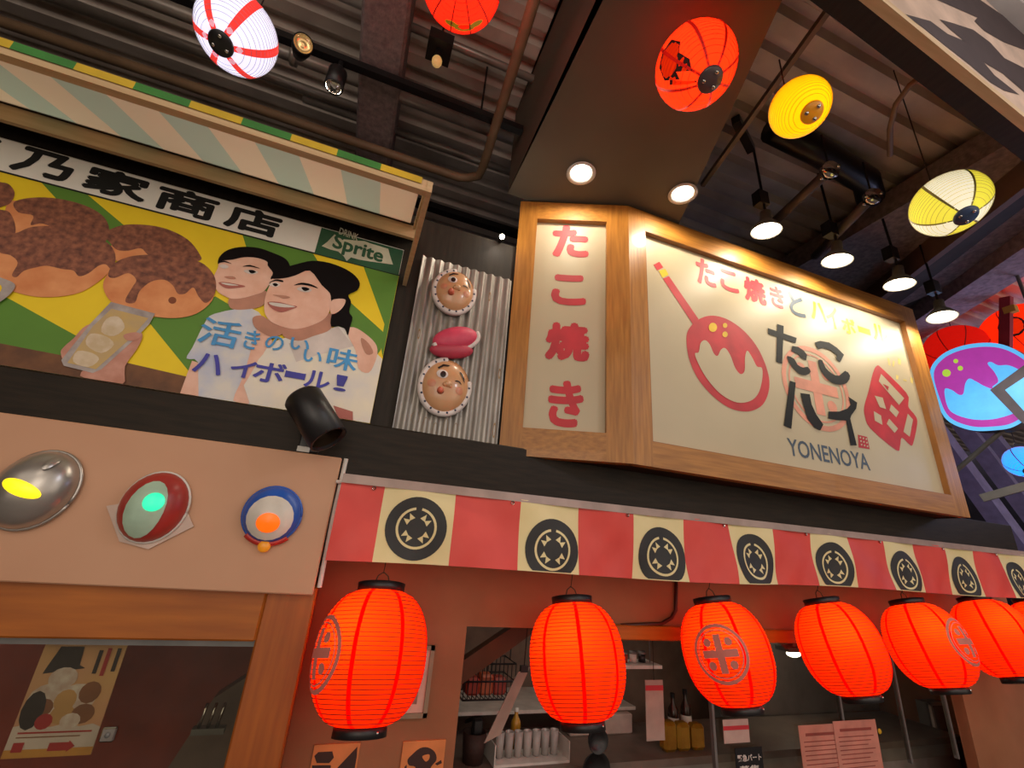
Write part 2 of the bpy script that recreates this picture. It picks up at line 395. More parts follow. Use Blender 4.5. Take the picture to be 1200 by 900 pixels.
# ================================================================== LEFT PAINTED BILLBOARD
PP = Plane((0, 2.0, 0), (1, 0, 0))
bb = thing('painted_billboard', 'hand-painted billboard of takoyaki, a highball and two smiling women above the dark fascia', 'billboard', (-.9, 2.02, 2.13))
c_y = mat('paint_yellow', (246, 214, 28), .6, (240, 206, 24)); c_g = mat('paint_green', (92, 140, 44), .6, (88, 134, 42)); c_br = mat('paint_table', (122, 78, 46), .6, (96, 60, 38), 20)
zb, zt = 2.13, 3.055; XR = .036
MB().box((-2.0, 2.0, zb), (XR, 2.045, zt)).build('board', M['white'], bb)
bg = MB()
Lk = crop(0, 200, 4.5); L2 = crop(0, 250, 4); L3 = crop(200, 250, 4); LW = crop(240, 280, 6); LT = crop(200, 360, 60/13)
zs = PP.hit(200, 253)[1]      # lower edge of the white heading strip
def clampP(pts):
    out = []
    for p in pts:
        u, z = PP.hit(*p); out.append((min(max(u, -2.0), XR-.001), min(max(z, zb), zs)))
    return out
print_uv(bg, PP, [(-2.0, zb), (XR, zb), (XR, zs), (-2.0, zs)], .5, 0)
for pts in ([(50, 210), (103, 224), (150, 268), (125, 300), (100, 270)],
            L2([(-400, 180), (60, 410), (350, 570), (500, 640), (600, 760), (-400, 640)]),
            L2([(690, 500), (780, 470), (1010, 390), (1300, 560), (1200, 700), (885, 740)]),
            L3([(340, 90), (668, 190), (760, 340), (500, 500), (380, 240)]),
            L3([(905, 240), (1120, 300), (1120, 700), (985, 620), (1002, 520)]),
            L3([(800, 380), (1000, 560), (985, 640), (900, 760), (760, 560)])):
    print_uv(bg, PP, clampP(pts), 1, 1)
print_uv(bg, PP, clampP(L2([(-500, 480), (0, 610), (300, 668), (590, 700), (885, 768), (1000, 790), (1000, 960), (-500, 800)])), 1.6, 2)
bg.build('background_paint', [c_y, c_g, c_br], bb)
# heading strip
hd = MB(); xs_end = PP.hit(367, 296)[0]; ztop = 3.05
print_uv(hd, PP, [(-2.0, zs+.004), (PP.hit(373, 281)[0], zs+.004), (PP.hit(373, 281)[0], ztop), (-2.0, ztop)], 1, 0)
print_uv(hd, PP, [(-2.0, zs-.004), (XR, zs-.004), (XR, zs+.004), (-2.0, zs+.004)], 1.5, 1)
hs = hd.build('heading_strip', [mat('heading_white', (244, 240, 236), .5, (238, 234, 230)), M['ink']], bb)
tz1 = PP.hit(43, 174)[1]; tz0 = PP.hit(58, 211)[1]
for s, bl, tr in (('米', (-78, 176), (10, 165)), ('乃', (7, 200), (93, 190)), ('家', (92, 222), (182, 210)), ('商', (176, 245), (261, 232)), ('店', (259, 267), (333, 255))):
    tx = MB(); text_uv(tx, PP, s, PP.hit(*bl)[0], PP.hit(*tr)[0], tz0, tz1, 2, 0, .05); tx.build('letter', M['ink'], bb)
# soda plate
sp = MB(); us = PP.hit(373, 281)[0]
print_uv(sp, PP, [(us, zs+.0), (XR-.002, zs), (XR-.002, ztop), (us, ztop)], 1.8, 0)
sp_pts = L3([(708, 155), (735, 135), (768, 100), (800, 122), (880, 130), (910, 132), (935, 142), (1020, 168), (1028, 200), (1042, 242), (1000, 236), (940, 228), (880, 218), (845, 208), (825, 226), (812, 204), (785, 180), (750, 172)])
print_px(sp, PP, sp_pts, 2.6, 1)
text_px(sp, PP, 'Sprite', (200+752/4, 250+128/4, 200+1004/4, 250+214/4), 3.4, 0, .03, drop=-.012)
text_px(sp, PP, 'DRINK', (200+788/4, 250+80/4, 200+884/4, 250+112/4), 3.4, 1, .015, drop=-.01)
sp.build('soda_plate', [mat('plate_green', (38, 92, 62), .5), mat('plate_cream', (216, 214, 190), .5)], bb)
# takoyaki
tk = MB(); SA, TA, HO = 0, 1, 2
def TK(pts, ly, mi): print_uv(tk, PP, clampP(smooth2(Lk(pts), 4)), ly, mi)
TK([(40, 180), (90, 160), (170, 200), (330, 270), (340, 310), (200, 420), (80, 360), (30, 260)], 2, TA)
TK([(-90, 40), (0, 62), (50, 75), (80, 120), (60, 170), (20, 190), (-90, 210)], 2.6, SA)
TK([(75, 172), (150, 148), (270, 146), (400, 170), (500, 210), (560, 260), (578, 330), (540, 390), (420, 390), (330, 330), (230, 282), (165, 290), (178, 240), (100, 222)], 3, SA)
TK([(-90, 190), (0, 208), (55, 225), (85, 300), (70, 370), (0, 405), (-90, 400)], 3.2, SA)
TK([(-120, 420), (0, 420), (120, 380), (300, 330), (480, 370), (590, 450), (575, 540), (450, 634), (330, 665), (200, 668), (80, 642), (0, 605), (-100, 560)], 3.6, TA)
TK([(0, 430), (40, 350), (100, 330), (180, 300), (330, 300), (450, 340), (560, 378), (606, 430), (610, 490), (588, 522), (560, 497), (520, 507), (470, 545), (420, 560), (390, 530), (330, 522), (250, 505), (190, 515), (130, 532), (92, 565), (68, 552), (98, 490), (60, 450)], 4.2, SA)
OX = -640
TK([(-120+OX, 420), (0+OX, 400), (120+OX, 360), (300+OX, 320), (480+OX, 350), (590+OX, 430), (575+OX, 520), (450+OX, 600), (330+OX, 625), (200+OX, 620), (80+OX, 590), (0+OX, 560), (-100+OX, 520)], 3.3, TA)
TK([(-110+OX, 440), (-60+OX, 330), (60+OX, 260), (200+OX, 235), (360+OX, 250), (520+OX, 310), (596+OX, 400), (560+OX, 470), (470+OX, 520), (420+OX, 540), (380+OX, 500), (300+OX, 510), (210+OX, 490), (130+OX, 520), (60+OX, 470), (-40+OX, 490)], 3.4, SA)
TK([(590, 395), (680, 390), (770, 420), (790, 455), (700, 480), (600, 470)], 2.4, TA)
TK([(553, 335), (640, 292), (760, 288), (880, 310), (990, 365), (1052, 440), (1050, 478), (900, 484), (790, 450), (745, 412), (680, 424), (620, 420), (580, 380)], 3, SA)
TK([(550, 590), (558, 650), (600, 700), (700, 742), (830, 775), (960, 778), (1060, 745), (1130, 665), (1090, 560), (900, 500), (700, 500), (600, 520)], 5, TA)
TK([(600, 500), (680, 460), (800, 448), (950, 462), (1060, 488), (1120, 540), (1142, 600), (1130, 662), (1088, 702), (1050, 668), (1022, 620), (980, 652), (940, 652), (915, 610), (870, 580), (800, 590), (740, 640), (714, 700), (664, 692), (700, 622), (722, 580), (680, 545), (610, 570), (575, 558)], 5.6, SA)
print_px(tk, PP, Lk(ell(912, 688, 21, 18)), 6.2, HO)
tk.build('takoyaki_painting', [mat('paint_sauce', (158, 96, 70), .6, (96, 52, 42), 46, detail=7), mat('paint_batter', (232, 158, 104), .6, (212, 128, 76), 12), mat('paint_hole', (140, 70, 36), .6)], bb)
# highball glass held up
HM = [mat('paint_skin_shade', (206, 150, 132), .6, (186, 124, 104), 20), mat('paint_glass', (190, 180, 176), .5, (150, 136, 134), 18), mat('paint_whisky', (206, 170, 96), .5, (188, 160, 116), 14), mat('paint_ice', (224, 206, 184), .5, (200, 176, 140), 20), c_y]
hb = MB()
def HB(pts, ly, mi, sm=3): print_uv(hb, PP, clampP(smooth2(L2(pts), sm) if sm else L2(pts)), ly, mi)
HB([(440, 525), (395, 540), (350, 590), (310, 625), (290, 655), (310, 705), (360, 720), (440, 600)], 6.4, 0)
HB([(585, 575), (620, 555), (655, 555), (672, 580), (645, 640), (590, 720), (575, 812), (395, 780), (400, 735), (480, 730), (590, 620)], 6.4, 0)
HB([(525, 420), (730, 474), (706, 520), (640, 590), (480, 735), (440, 752), (305, 718), (293, 692), (430, 520)], 7, 1, 0)
HB([(528, 452), (700, 496), (620, 588), (455, 735), (322, 705), (440, 535)], 7.6, 2, 0)
HB([(505, 500), (560, 490), (590, 540), (540, 580), (480, 560)], 8.2, 3)
HB([(430, 570), (500, 580), (540, 620), (480, 660), (410, 620)], 8.2, 3)
HB([(370, 650), (440, 660), (470, 690), (420, 725), (350, 700)], 8.2, 3)
HB([(585, 575), (640, 562), (668, 578), (640, 600), (600, 600)], 8.6, 0)
hb.build('highball_painting', HM, bb); hb = MB()
HB([(-60, 300), (40, 318), (80, 345), (50, 390), (-10, 432), (-60, 440)], 8.2, 1)
HB([(-60, 330), (15, 345), (0, 385), (-60, 400)], 8.8, 4)
hb.build('glass_painting', HM, bb)
# two women
LY1, LY2 = 6.5, 9.2; wm = MB(); SK, HR, S1, S2, LIP, TEE, SH, WH, BLU = range(9)
def WM(pts, ly, mi, f=LW, sm=4): print_uv(wm, PP, clampP(smooth2(f(pts), sm) if sm else f(pts)), ly, mi)
WM([(240, 38), (185, 90), (120, 220), (88, 280), (150, 300), (150, 484), (430, 530), (450, 330), (540, 220), (520, 100), (440, 10)], 4, S1, LT, 3)
WM([(118, 292), (150, 302), (152, 486), (52, 470)], 4.4, SK, LT, 0)
WM([(190, 410), (183, 490), (290, 500), (410, 470), (430, 370)], 4.4, SH)
WM([(100, 180), (92, 215), (70, 260), (64, 310), (90, 370), (130, 400), (190, 425), (260, 422), (340, 402), (420, 370), (470, 290), (478, 230), (440, 160), (330, 130), (200, 140), (110, 165)], 5, SK)
WM([(95, 182), (108, 130), (170, 82), (270, 62), (380, 70), (470, 100), (560, 140), (598, 190), (605, 280), (470, 292), (480, 245), (445, 195), (438, 165), (370, 140), (280, 135), (200, 152), (130, 160)], 6, HR)
for pts, mi in (([(105, 196), (140, 186), (172, 204), (136, 216)], WH), ([(275, 232), (320, 222), (380, 240), (330, 256)], WH), ([(120, 196), (145, 190), (160, 203), (138, 212)], HR), ([(310, 228), (340, 226), (362, 240), (330, 250)], HR),
                ([(98, 178), (140, 160), (192, 182), (140, 170)], HR), ([(268, 202), (320, 190), (392, 216), (320, 201)], HR), ([(100, 315), (150, 311), (230, 325), (288, 340), (220, 352), (150, 352)], LIP), ([(118, 318), (160, 318), (240, 334), (170, 333)], TEE), ([(138, 272), (180, 288), (222, 288), (200, 270)], SH)):
    LY1 += .12; WM(pts, LY1, mi, LW, 3)
WM([(400, 360), (480, 90), (530, 140), (548, 230), (470, 450), (420, 525), (340, 508)], 5.2, SK, LT, 3)
WM([(540, 205), (620, 170), (700, 170), (905, 108), (965, 150), (1005, 230), (1110, 250), (1180, 330), (1160, 420), (1110, 660), (430, 530), (455, 330), (500, 260)], 6.8, S2, LT, 2)
WM([(640, 200), (700, 180), (905, 108), (990, 215), (800, 260), (680, 300)], 7.2, WH, LT, 0)
WM([(960, 118), (1010, 120), (1090, 180), (1118, 232), (1105, 300), (1070, 358), (1015, 335), (1000, 240), (965, 170)], 7.6, SK, LT, 3)
WM([(1030, 170), (1070, 200), (1095, 250), (1060, 260), (1035, 215)], 8, SH, LT, 3)
WM([(340, 560), (400, 545), (460, 580), (545, 600), (562, 660), (480, 695), (400, 660), (350, 620)], 7.2, SH)
WM([(558, 610), (555, 690), (660, 722), (760, 690), (885, 640), (895, 530), (760, 570)], 7.6, SH)
WM([(480, 285), (460, 330), (432, 400), (420, 480), (430, 540), (470, 590), (560, 628), (650, 640), (760, 612), (850, 560), (892, 470), (890, 380), (810, 290), (740, 225), (640, 250), (560, 275)], 8.4, SK)
WM([(468, 287), (500, 240), (560, 212), (650, 185), (760, 162), (880, 178), (990, 220), (1060, 270), (1090, 322), (1070, 370), (1010, 402), (1028, 450), (1015, 520), (1038, 560), (1022, 620), (1005, 685), (985, 640), (940, 618), (888, 622), (892, 540), (930, 500), (890, 445), (880, 390), (822, 332), (740, 232), (640, 265), (560, 285)], 9, HR, LW, 3)
WM([(890, 448), (930, 430), (988, 435), (975, 482), (930, 525), (886, 530)], 9.6, SK)
for pts, mi in (([(452, 330), (500, 314), (535, 330), (500, 347)], WH), ([(648, 360), (690, 344), (752, 362), (735, 382), (690, 380)], WH), ([(478, 326), (500, 320), (518, 332), (498, 343)], HR), ([(680, 352), (708, 348), (738, 362), (705, 376)], HR),
                ([(452, 318), (500, 294), (548, 300), (550, 313), (500, 305)], HR), ([(628, 336), (680, 317), (750, 328), (798, 357), (740, 340), (680, 331)], HR), ([(443, 455), (520, 452), (600, 472), (652, 485), (600, 508), (540, 524), (480, 502)], LIP), ([(455, 456), (540, 463), (640, 486), (560, 490), (480, 477)], TEE), ([(480, 402), (520, 414), (560, 428), (602, 422), (570, 408)], SH)):
    LY2 += .12; WM(pts, LY2, mi, LW, 3)
WM([(880, 535), (985, 568), (985, 620), (905, 605)], 8, LIP, LT, 0)
wm.build('women_painting', [mat('paint_skin', (240, 194, 174), .6, (228, 174, 150), 16), mat('paint_hair', (22, 16, 18), .7, spec=.1), mat('paint_shirt_grey', (186, 192, 216), .6, (222, 216, 208), 9), mat('paint_shirt_cream', (240, 228, 206), .6, (222, 216, 212), 8), mat('paint_lip', (186, 100, 88), .5), mat('paint_teeth', (236, 226, 216), .5), mat('paint_skin_dark', (200, 140, 116), .6), mat('paint_collar', (226, 212, 206), .6), M['ink']], bb)
cT = lambda b: (200+b[0]/4.615, 360+b[1]/4.615, 200+b[2]/4.615, 360+b[3]/4.615)
letters(bb, PP, (('活', (155, 72, 385, 218)), ('き', (400, 130, 485, 235)), ('の', (512, 160, 615, 240)), ('い', (645, 176, 755, 240)), ('い', (715, 240, 822, 305)), ('味', (845, 228, 1015, 345))), mat('paint_sky_blue', (70, 158, 222), .5), 11, .014, cT)
letters(bb, PP, (('ハ', (130, 255, 292, 368)), ('イ', (325, 290, 465, 388)), ('ボ', (450, 300, 625, 415)), ('ー', (618, 355, 732, 392)), ('ル', (725, 350, 865, 445)), ('！', (885, 372, 955, 460))), mat('paint_violet_blue', (58, 56, 168), .5), 11, .028, cT)

# ------------------------------------------------------------------ striped awning over the billboard
aw = thing('striped_awning', 'green and yellow striped awning on a pale pine frame above the billboard', 'awning', (-.9, 2.0, 2.9))
yf, zf, yb_, zb_ = 1.38, 2.935, 1.93, 3.16
XA0, XA1 = -2.1, .062
MB().bar((XA0, yf, zf-.02), (XA1+.02, yf, zf-.02), .03, .05).build('front_rail', M['pale'], aw)
MB().bar((XA0, yb_, zb_-.04), (XA1+.02, yb_, zb_-.04), .02, .075).build('back_rail', M['pale'], aw)
MB().bar((XA1+.01, yf-.02, zf-.025), (XA1+.01, 2.04, 2.90), .02, .05).build('side_arm', M['pale'], aw)
MB().bar((XA1+.005, yf, zf), (XA1+.005, yb_, zb_), .02, .03).build('side_slope', M['pale'], aw)
MB().box((XA0, yb_-.03, zb_-.005), (XA1+.02, YW, zb_+.03)).build('top_board', M['darkwall'], aw)
per = .1515; x = .04; k = 0
teal = paper('awning_cloth_teal', (190, 208, 192), (0, 0, 0), 0, .6); beige = paper('awning_cloth_beige', (236, 218, 190), (0, 0, 0), 0, .6)
gr = mat('awning_green', (66, 140, 62), .6); ye = mat('awning_yellow', (226, 190, 50), .6)
while x > XA0:
    x0 = max(x-per, XA0); g = (k % 2 == 1)
    b = MB(); b.add([(x0, yf, zf+.004), (x, yf, zf+.004), (x, yb_, zb_+.004), (x0, yb_, zb_+.004)], [(0, 1, 2, 3)], 1)
    b.add([(x0, yf-.02, zf+.008), (x, yf-.02, zf+.008), (x, yf-.02, zf-.022), (x0, yf-.02, zf-.022), (x0, yf, zf+.008), (x, yf, zf+.008)], [(0, 3, 2, 1), (0, 1, 5, 4)], 0)
    b.build('fabric_stripe', [gr if g else ye, teal if g else beige], aw)
    x = x0 if x0 > XA0 else XA0; k += 1

# track spotlights added above the awning so its cloth glows from below
for x, lab in ((-1.55, 'added black track spotlight shining down on the left of the awning'), (-.45, 'added black track spotlight shining down on the awning near the sprayed beam')):
    c = Vector((x, 1.82, 3.80)); t = thing('track_spotlight', lab, 'spotlight', c)
    MB().lathe([(.040, -.05), (.045, -.05), (.045, .06), (.03, .08), (.0001, .08)], 20, 0, c).build('housing', M['black'], t, True)
    MB().lathe([(.0001, .0), (.034, 0), (.040, -.045)], 20, 0, c).build('reflector', M['chrome'], t, True)
    MB().tube([c+Vector((0, 0, .07)), (x, 1.82, 3.94)], .012, 8).build('mount', M['black'], t)
    light('track_fill', 'SPOT', c+Vector((0, 0, -.02)), 8, (1, .88, .68), .04, c+Vector((0, -.12, -1)), 120, t)

# ------------------------------------------------------------------ mask board
mbz0, mbz1 = 1.445, 1.958
o = MB().box((-2.0, 1.95, mbz0), (-.046, 1.978, mbz1), bev=.004).build('mask_board', mat('mask_board_paint', (204, 156, 124), .6, (196, 146, 114), 2))
tag(o, 'plain pinkish display board carrying three light-up masks', 'board')
dots = MB()
o = MB().tube([(-.030, 1.97, 1.96), (-.034, 1.975, 1.75), (-.03, 1.985, 1.47)], .009, 8).build('white_cable', M['white']); tag(o, 'white cable running down beside the mask board', 'cable')

class Dome:
    """shallow shell on a wall facing the viewer (-y)"""
    def __init__(s, c, a, b, d, tilt=0): s.c = Vector(c); s.a = a; s.b = b; s.d = d; s.t = tilt
    def pt(s, u, v, off=0):
        h = sqrt(max(0, 1-u*u-v*v)); x, z = u*s.a, v*s.b; X = x*cos(s.t)-z*sin(s.t); Z = x*sin(s.t)+z*cos(s.t)
        return s.c + Vector((X, -(h*s.d+off), Z))
    def shell(s, mb, mi=0, n=10, seg=28, r0=0, r1=1, flt=None):
        vs = []; fs = []
        for i in range(n+1):
            r = r0+(r1-r0)*sin(i/n*pi/2) if r0 == 0 else r0+(r1-r0)*i/n
            for k in range(seg): vs.append(s.pt(r*cos(2*pi*k/seg), r*sin(2*pi*k/seg)))
        for i in range(n):
            for k in range(seg): fs.append((i*seg+k, i*seg+(k+1) % seg, (i+1)*seg+(k+1) % seg, (i+1)*seg+k))
        return mb.add(vs, fs, mi)
    def patch(s, mb, pts, off=.003, mi=0, puff=0):
        cu = sum(p[0] for p in pts)/len(pts); cv = sum(p[1] for p in pts)/len(pts); n = len(pts); vs = []; fs = []
        R = [0, .4, .75, 1]
        for r in R:
            for p in pts: vs.append(s.pt(cu+(p[0]-cu)*r, cv+(p[1]-cv)*r, off+puff*(1-r*r)))
        for i in range(len(R)-1):
            for k in range(n): fs.append((i*n+k, i*n+(k+1) % n, (i+1)*n+(k+1) % n, (i+1)*n+k))
        return mb.add(vs, fs, mi)
    def rim(s, mb, r, w, a0=0, a1=2*pi, mi=0, n=40): mb.tube([s.pt(r*cos(a0+(a1-a0)*k/n), r*sin(a0+(a1-a0)*k/n)) for k in range(n+1)], w, 6, mi)

def backplate(d, mb, mi=0, grow=1.0): mb.slab([d.c+Vector((d.a*grow*cos(t)*cos(d.t)-d.b*grow*sin(t)*sin(d.t), 0, d.a*grow*cos(t)*sin(d.t)+d.b*grow*sin(t)*cos(d.t))) for t in [2*pi*k/28 for k in range(28)]], (0, -.006, 0), mi)
silver = mat('silver_plastic', (190, 184, 178), .28, metal=.7)
# three plain light-up masks (blank shells)
def lightmask(name, label, px, a, b, d, shellm, parts, tilt=0):
    c = aty(px[0], px[1], 1.95); t = thing(name, label, 'mask', (c.x, 1.95, c.z)); D = Dome((c.x, 1.936, c.z), a, b, d, tilt)
    mb = MB(); backplate(D, mb, 0); D.shell(mb, 0); mb.build('shell', shellm, t, True)
    mb = MB(); D.rim(mb, 1.0, .006); mb.build('rim', parts.get('rim', shellm), t, True)
    for nm, pts, off, mt in parts['patches']:
        mb = MB(); D.patch(mb, pts, off, puff=.004); mb.build(nm, mt, t, True)
    return t, D
gl_y = mat('lamp_yellow', (250, 220, 40), .3, emit=(255, 214, 20), es=1.6); gl_g = mat('lamp_green', (60, 220, 170), .3, emit=(40, 230, 170), es=1.0); gl_o = mat('lamp_orange', (250, 120, 20), .3, emit=(255, 92, 10), es=.9)
t, D = lightmask('light_up_mask', 'plain silver shell mask with a yellow lamp at the left of the mask board', (45, 574), .105, .130, .085, silver, {'patches': [('lamp_window', ell(.05, -.02, .52, .17), .004, gl_y), ('top_ridge', ell(.1, .72, .12, .2), .008, silver)]}, -.35)
t, D = lightmask('light_up_mask', 'plain red and pale green shell mask with a green lamp, middle of three', (183, 594), .098, .118, .085, mat('red_plastic', (178, 56, 50), .35), {'rim': M['white'], 'patches': [('pale_front', ell(0, -.1, .56, .8), .004, mat('pale_green_plastic', (186, 214, 190), .35)), ('lamp_window', ell(.2, .12, .30, .26), .010, gl_g)]}, -.12)
mb = MB(); cc = parent_loc(t); mb.slab([(cc.x+u*.11, 1.945, cc.z+v*.12) for u, v in ((-1.25, -.1), (-.3, .2), (.9, -.05), (1.2, -.45), (.2, -1.15), (-.6, -1.0))], (0, -.004, 0)); mb.build('clear_collar', mat('collar_plastic', (214, 186, 170), .25), t)
t, D = lightmask('light_up_mask', 'plain blue and white shell mask with an orange lamp nearest the spotlight', (320, 603), .098, .100, .06, mat('blue_plastic', (40, 92, 190), .35), {'patches': [('white_front', ell(.0, -.14, .80, .78), .004, mat('white_plastic', (236, 226, 214), .35)), ('lamp_window', ell(0, -.32, .40, .34), .010, gl_o)]}, 0)
mb = MB(); D.rim(mb, 1.02, .013, radians(228), radians(312)); mb.build('collar', mat('red_band', (206, 50, 40), .4), t, True)
mb = MB(); mb.ball((parent_loc(t).x, 1.93, parent_loc(t).z-.112), .022, sy=.6); mb.build('bead', mat('amber_bead', (230, 150, 40), .3, emit=(255, 150, 20), es=.2), t, True)

# ------------------------------------------------------------------ black cylinder spotlight on the fascia
sp_ = thing('cylinder_spotlight', 'black cylinder spotlight mounted on the fascia in front of the billboard', 'spotlight', (-.14, 1.98, 2.02))
pa = aty(360, 474, 1.82); pb = aty(389, 521, 1.77); ax = (pb-pa).normalized()
MB().lathe([(0.001, -.04), (.064, -.04), (.071, -.03), (.071, .175), (.062, .175), (.058, .06), (.001, .06)], 32, 0, pa, ax).build('housing', M['black'], sp_, True)
MB().lathe([(.001, .07), (.052, .07), (.058, .165)], 24, 0, pa, ax).build('reflector', mat('spot_reflector', (70, 52, 36), .3, metal=.6), sp_, True)
mid = pa+ax*.08
MB().tube([mid+Vector((-.02, .03, -.03)), mid+Vector((-.02, .12, -.06)), (mid.x-.02, 1.99, mid.z-.07)], .012, 8).build('bracket', M['blackmetal'], sp_)
MB().box((mid.x-.06, 1.965, 1.965), (mid.x+.02, 1.979, 2.05), bev=.004).build('mounting_plate', M['black'], sp_)
MB().box((mid.x-.062, 1.96, 1.964), (mid.x-.015, 1.9655, 1.985)).build('sticker', M['white'], sp_)

# ------------------------------------------------------------------ corrugated sheet with folk masks
cs = MB(); P = []; n = 132; cx0, cx1, cz0, cz1 = .135, .64, 2.127, 3.075
for i in range(n+1):
    x = cx0+(cx1-cx0)*i/n; P.append((x, 2.03-.007*cos(2*pi*(x-cx0)/.048)))
cs.add([(x, y, z) for x, y in P for z in (cz0, cz1)]+[(x, y+.002, z) for x, y in P for z in (cz0, cz1)], [(2*i, 2*i+2, 2*i+3, 2*i+1) for i in range(n)]+[(2*(n+1)+2*i, 2*(n+1)+2*i+1, 2*(n+1)+2*i+3, 2*(n+1)+2*i+2) for i in range(n)])
csh = cs.build('corrugated_sheet', M['galv'], None, True)
tag(csh, 'weathered corrugated metal sheet between billboard and wooden sign', 'metal sheet')
rs = MB()
for px, py, r in ((443+2, 0, 0),):
    pass
for sx, sz, w_, h_ in ((.435, 2.30, .006, .03), (.437, 2.66, .007, .05), (.60, 2.50, .006, .03), (.595, 2.20, .007, .04), (.24, 2.20, .02, .03), (.19, 2.62, .006, .03), (.50, 2.93, .006, .03), (.42, 2.155, .012, .05), (.34, 2.15, .012, .04), (.30, 2.16, .012, .05), (.38, 2.16, .012, .06)):
    x0 = cx0+.048*(round((sx-cx0)/.048)); pts = ell(0, 0, 1, 1, 12)
    rs.flat([(x0+a*w_, 2.03-.007*cos(2*pi*(a*w_)/.048)-.0012, sz+b_*h_) for a, b_ in pts])
ro = rs.build('rust_spots', M['rust'], csh); ro['kind'] = 'stuff'

skin = mat('mask_skin', (206, 158, 116), .3, (196, 144, 102), 10, coat=.4); blk = mat('mask_black', (36, 28, 26), .35); wht = mat('mask_white', (232, 220, 216), .4); lipm = mat('mask_lip', (222, 112, 86), .35); chk = mat('mask_cheek', (216, 142, 108), .35)
def folk_mask(label, px, a, b, tilt, group):
    yc = 2.002
    c = aty(px[0], px[1], yc-.03); t = thing('folk_mask', label, 'mask', (c.x, yc, c.z), group); D = Dome((c.x, yc, c.z), a, b, .055, tilt)
    mb = MB(); backplate(D, mb, 0, 1.04); D.shell(mb); mb.build('face', skin, t, True)
    mb = MB(); D.rim(mb, 1.02, .017, radians(100), radians(385)); mb.build('scarf_trim', wht, t, True)
    for k in range(14):
        mb = MB(); an = radians(110+k*20); p = D.pt(1.02*cos(an), 1.02*sin(an)); mb.ball(p+Vector((0, -.016, 0)), .0055, sy=.5, n=5); mb.build('scarf_dot', mat('scarf_blue', (50, 56, 84), .5), t, True)
    mb = MB(); kn = D.pt(.12, -1.0); mb.ball(kn, .018, sz=.8, sy=.7); mb.ball(kn+Vector((.03, 0, .012)), .016, sz=.6, sy=.6); mb.build('scarf_knot', wht, t, True)
    mb = MB(); D.patch(mb, ell(-.30, .30, .24, .17), .002, puff=.004); ey = mb.build('eye', wht, t, True)
    mb = MB(); D.patch(mb, ell(-.27, .28, .12, .13, 14), .0065, puff=.001); mb.build('pupil', blk, ey, True)
    mb = MB(); D.patch(mb, [(.25, .15), (.36, .23), (.50, .22), (.62, .12), (.50, .17), (.36, .18)], .004); mb.build('closed_eye', blk, t, True)
    mb = MB(); D.patch(mb, [(-.55, .52), (-.35, .72), (-.08, .74), (-.10, .68), (-.34, .63), (-.5, .46)], .004); mb.build('eyebrow', blk, t, True)
    mb = MB(); D.patch(mb, [(.36, .62), (.50, .60), (.68, .40), (.72, .22), (.62, .36), (.5, .50)], .004); mb.build('eyebrow', blk, t, True)
    mb = MB(); mb.ball(D.pt(.02, -.02), .020, sx=1.0, sz=.8, sy=.7); mb.ball(D.pt(-.10, -.07), .010); mb.ball(D.pt(.14, -.07), .010); mb.build('nose', skin, t, True)
    mb = MB(); p = D.pt(-.18, -.32); mb.tube([p+Vector((0, .01, 0)), p+Vector((-.006, -.016, -.002)), p+Vector((-.009, -.024, -.003))], [.019, .014, .009], 12); mb.build('pursed_mouth', lipm, t, True)
    for u in (-.62, .58):
        mb = MB(); D.patch(mb, ell(u, -.12, .17, .15), .0012, puff=.002); mb.build('cheek', chk, t, True)
    return t
folk_mask('winking folk mask at the top of the corrugated sheet', (534, 339), .100, .118, -.12, 'winking folk masks')
folk_mask('winking folk mask low on the corrugated sheet, under the pink headscarf', (523, 451), .113, .132, -.12, 'winking folk masks')
c = aty(534, 402, 1.99)
t = thing('folded_headscarf', 'pink folded headscarf with dotted white trim above the lower folk mask', 'headscarf', (c.x, 2.015, c.z))
D = Dome((c.x, 2.006, c.z+.028), .120, .064, .05, .42)
mb = MB(); backplate(D, mb); D.shell(mb); mb.build('cloth', mat('scarf_pink', (214, 70, 100), .5, (196, 56, 86), 14), t, True)
D2 = Dome((c.x-.012, 2.008, c.z-.035), .11, .046, .04, .2); mb = MB(); backplate(D2, mb); D2.shell(mb); mb.build('lower_fold', mat('scarf_pink_fold', (196, 60, 84), .5), t, True)
mb = MB(); D.rim(mb, .98, .014, radians(185), radians(372)); mb.build('trim', wht, t, True)
for k in range(9):
    mb = MB(); an = radians(195+k*20); p = D.pt(.98*cos(an), .98*sin(an)); mb.ball(p+Vector((0, -.010, 0)), .004, sy=.5, n=5); mb.build('trim_dot', MATS['scarf_blue'], t, True)
mb = MB(); mb.ball((c.x-.01, 1.965, c.z+.03), .010, sy=.4); mb.build('spot', wht, t, True)

# ================================================================== WOODEN SIGN BOX
SG = thing('shop_sign', 'cream two-sided shop sign in an oak frame, standing out above the striped banner', 'sign', (1.25, 1.9, 2.09))
zs0, zs1 = 2.088, 3.645
A = Vector((.65, 2.03, 0)); Bc = Vector((1.25, 1.79, 0)); RX = 3.83
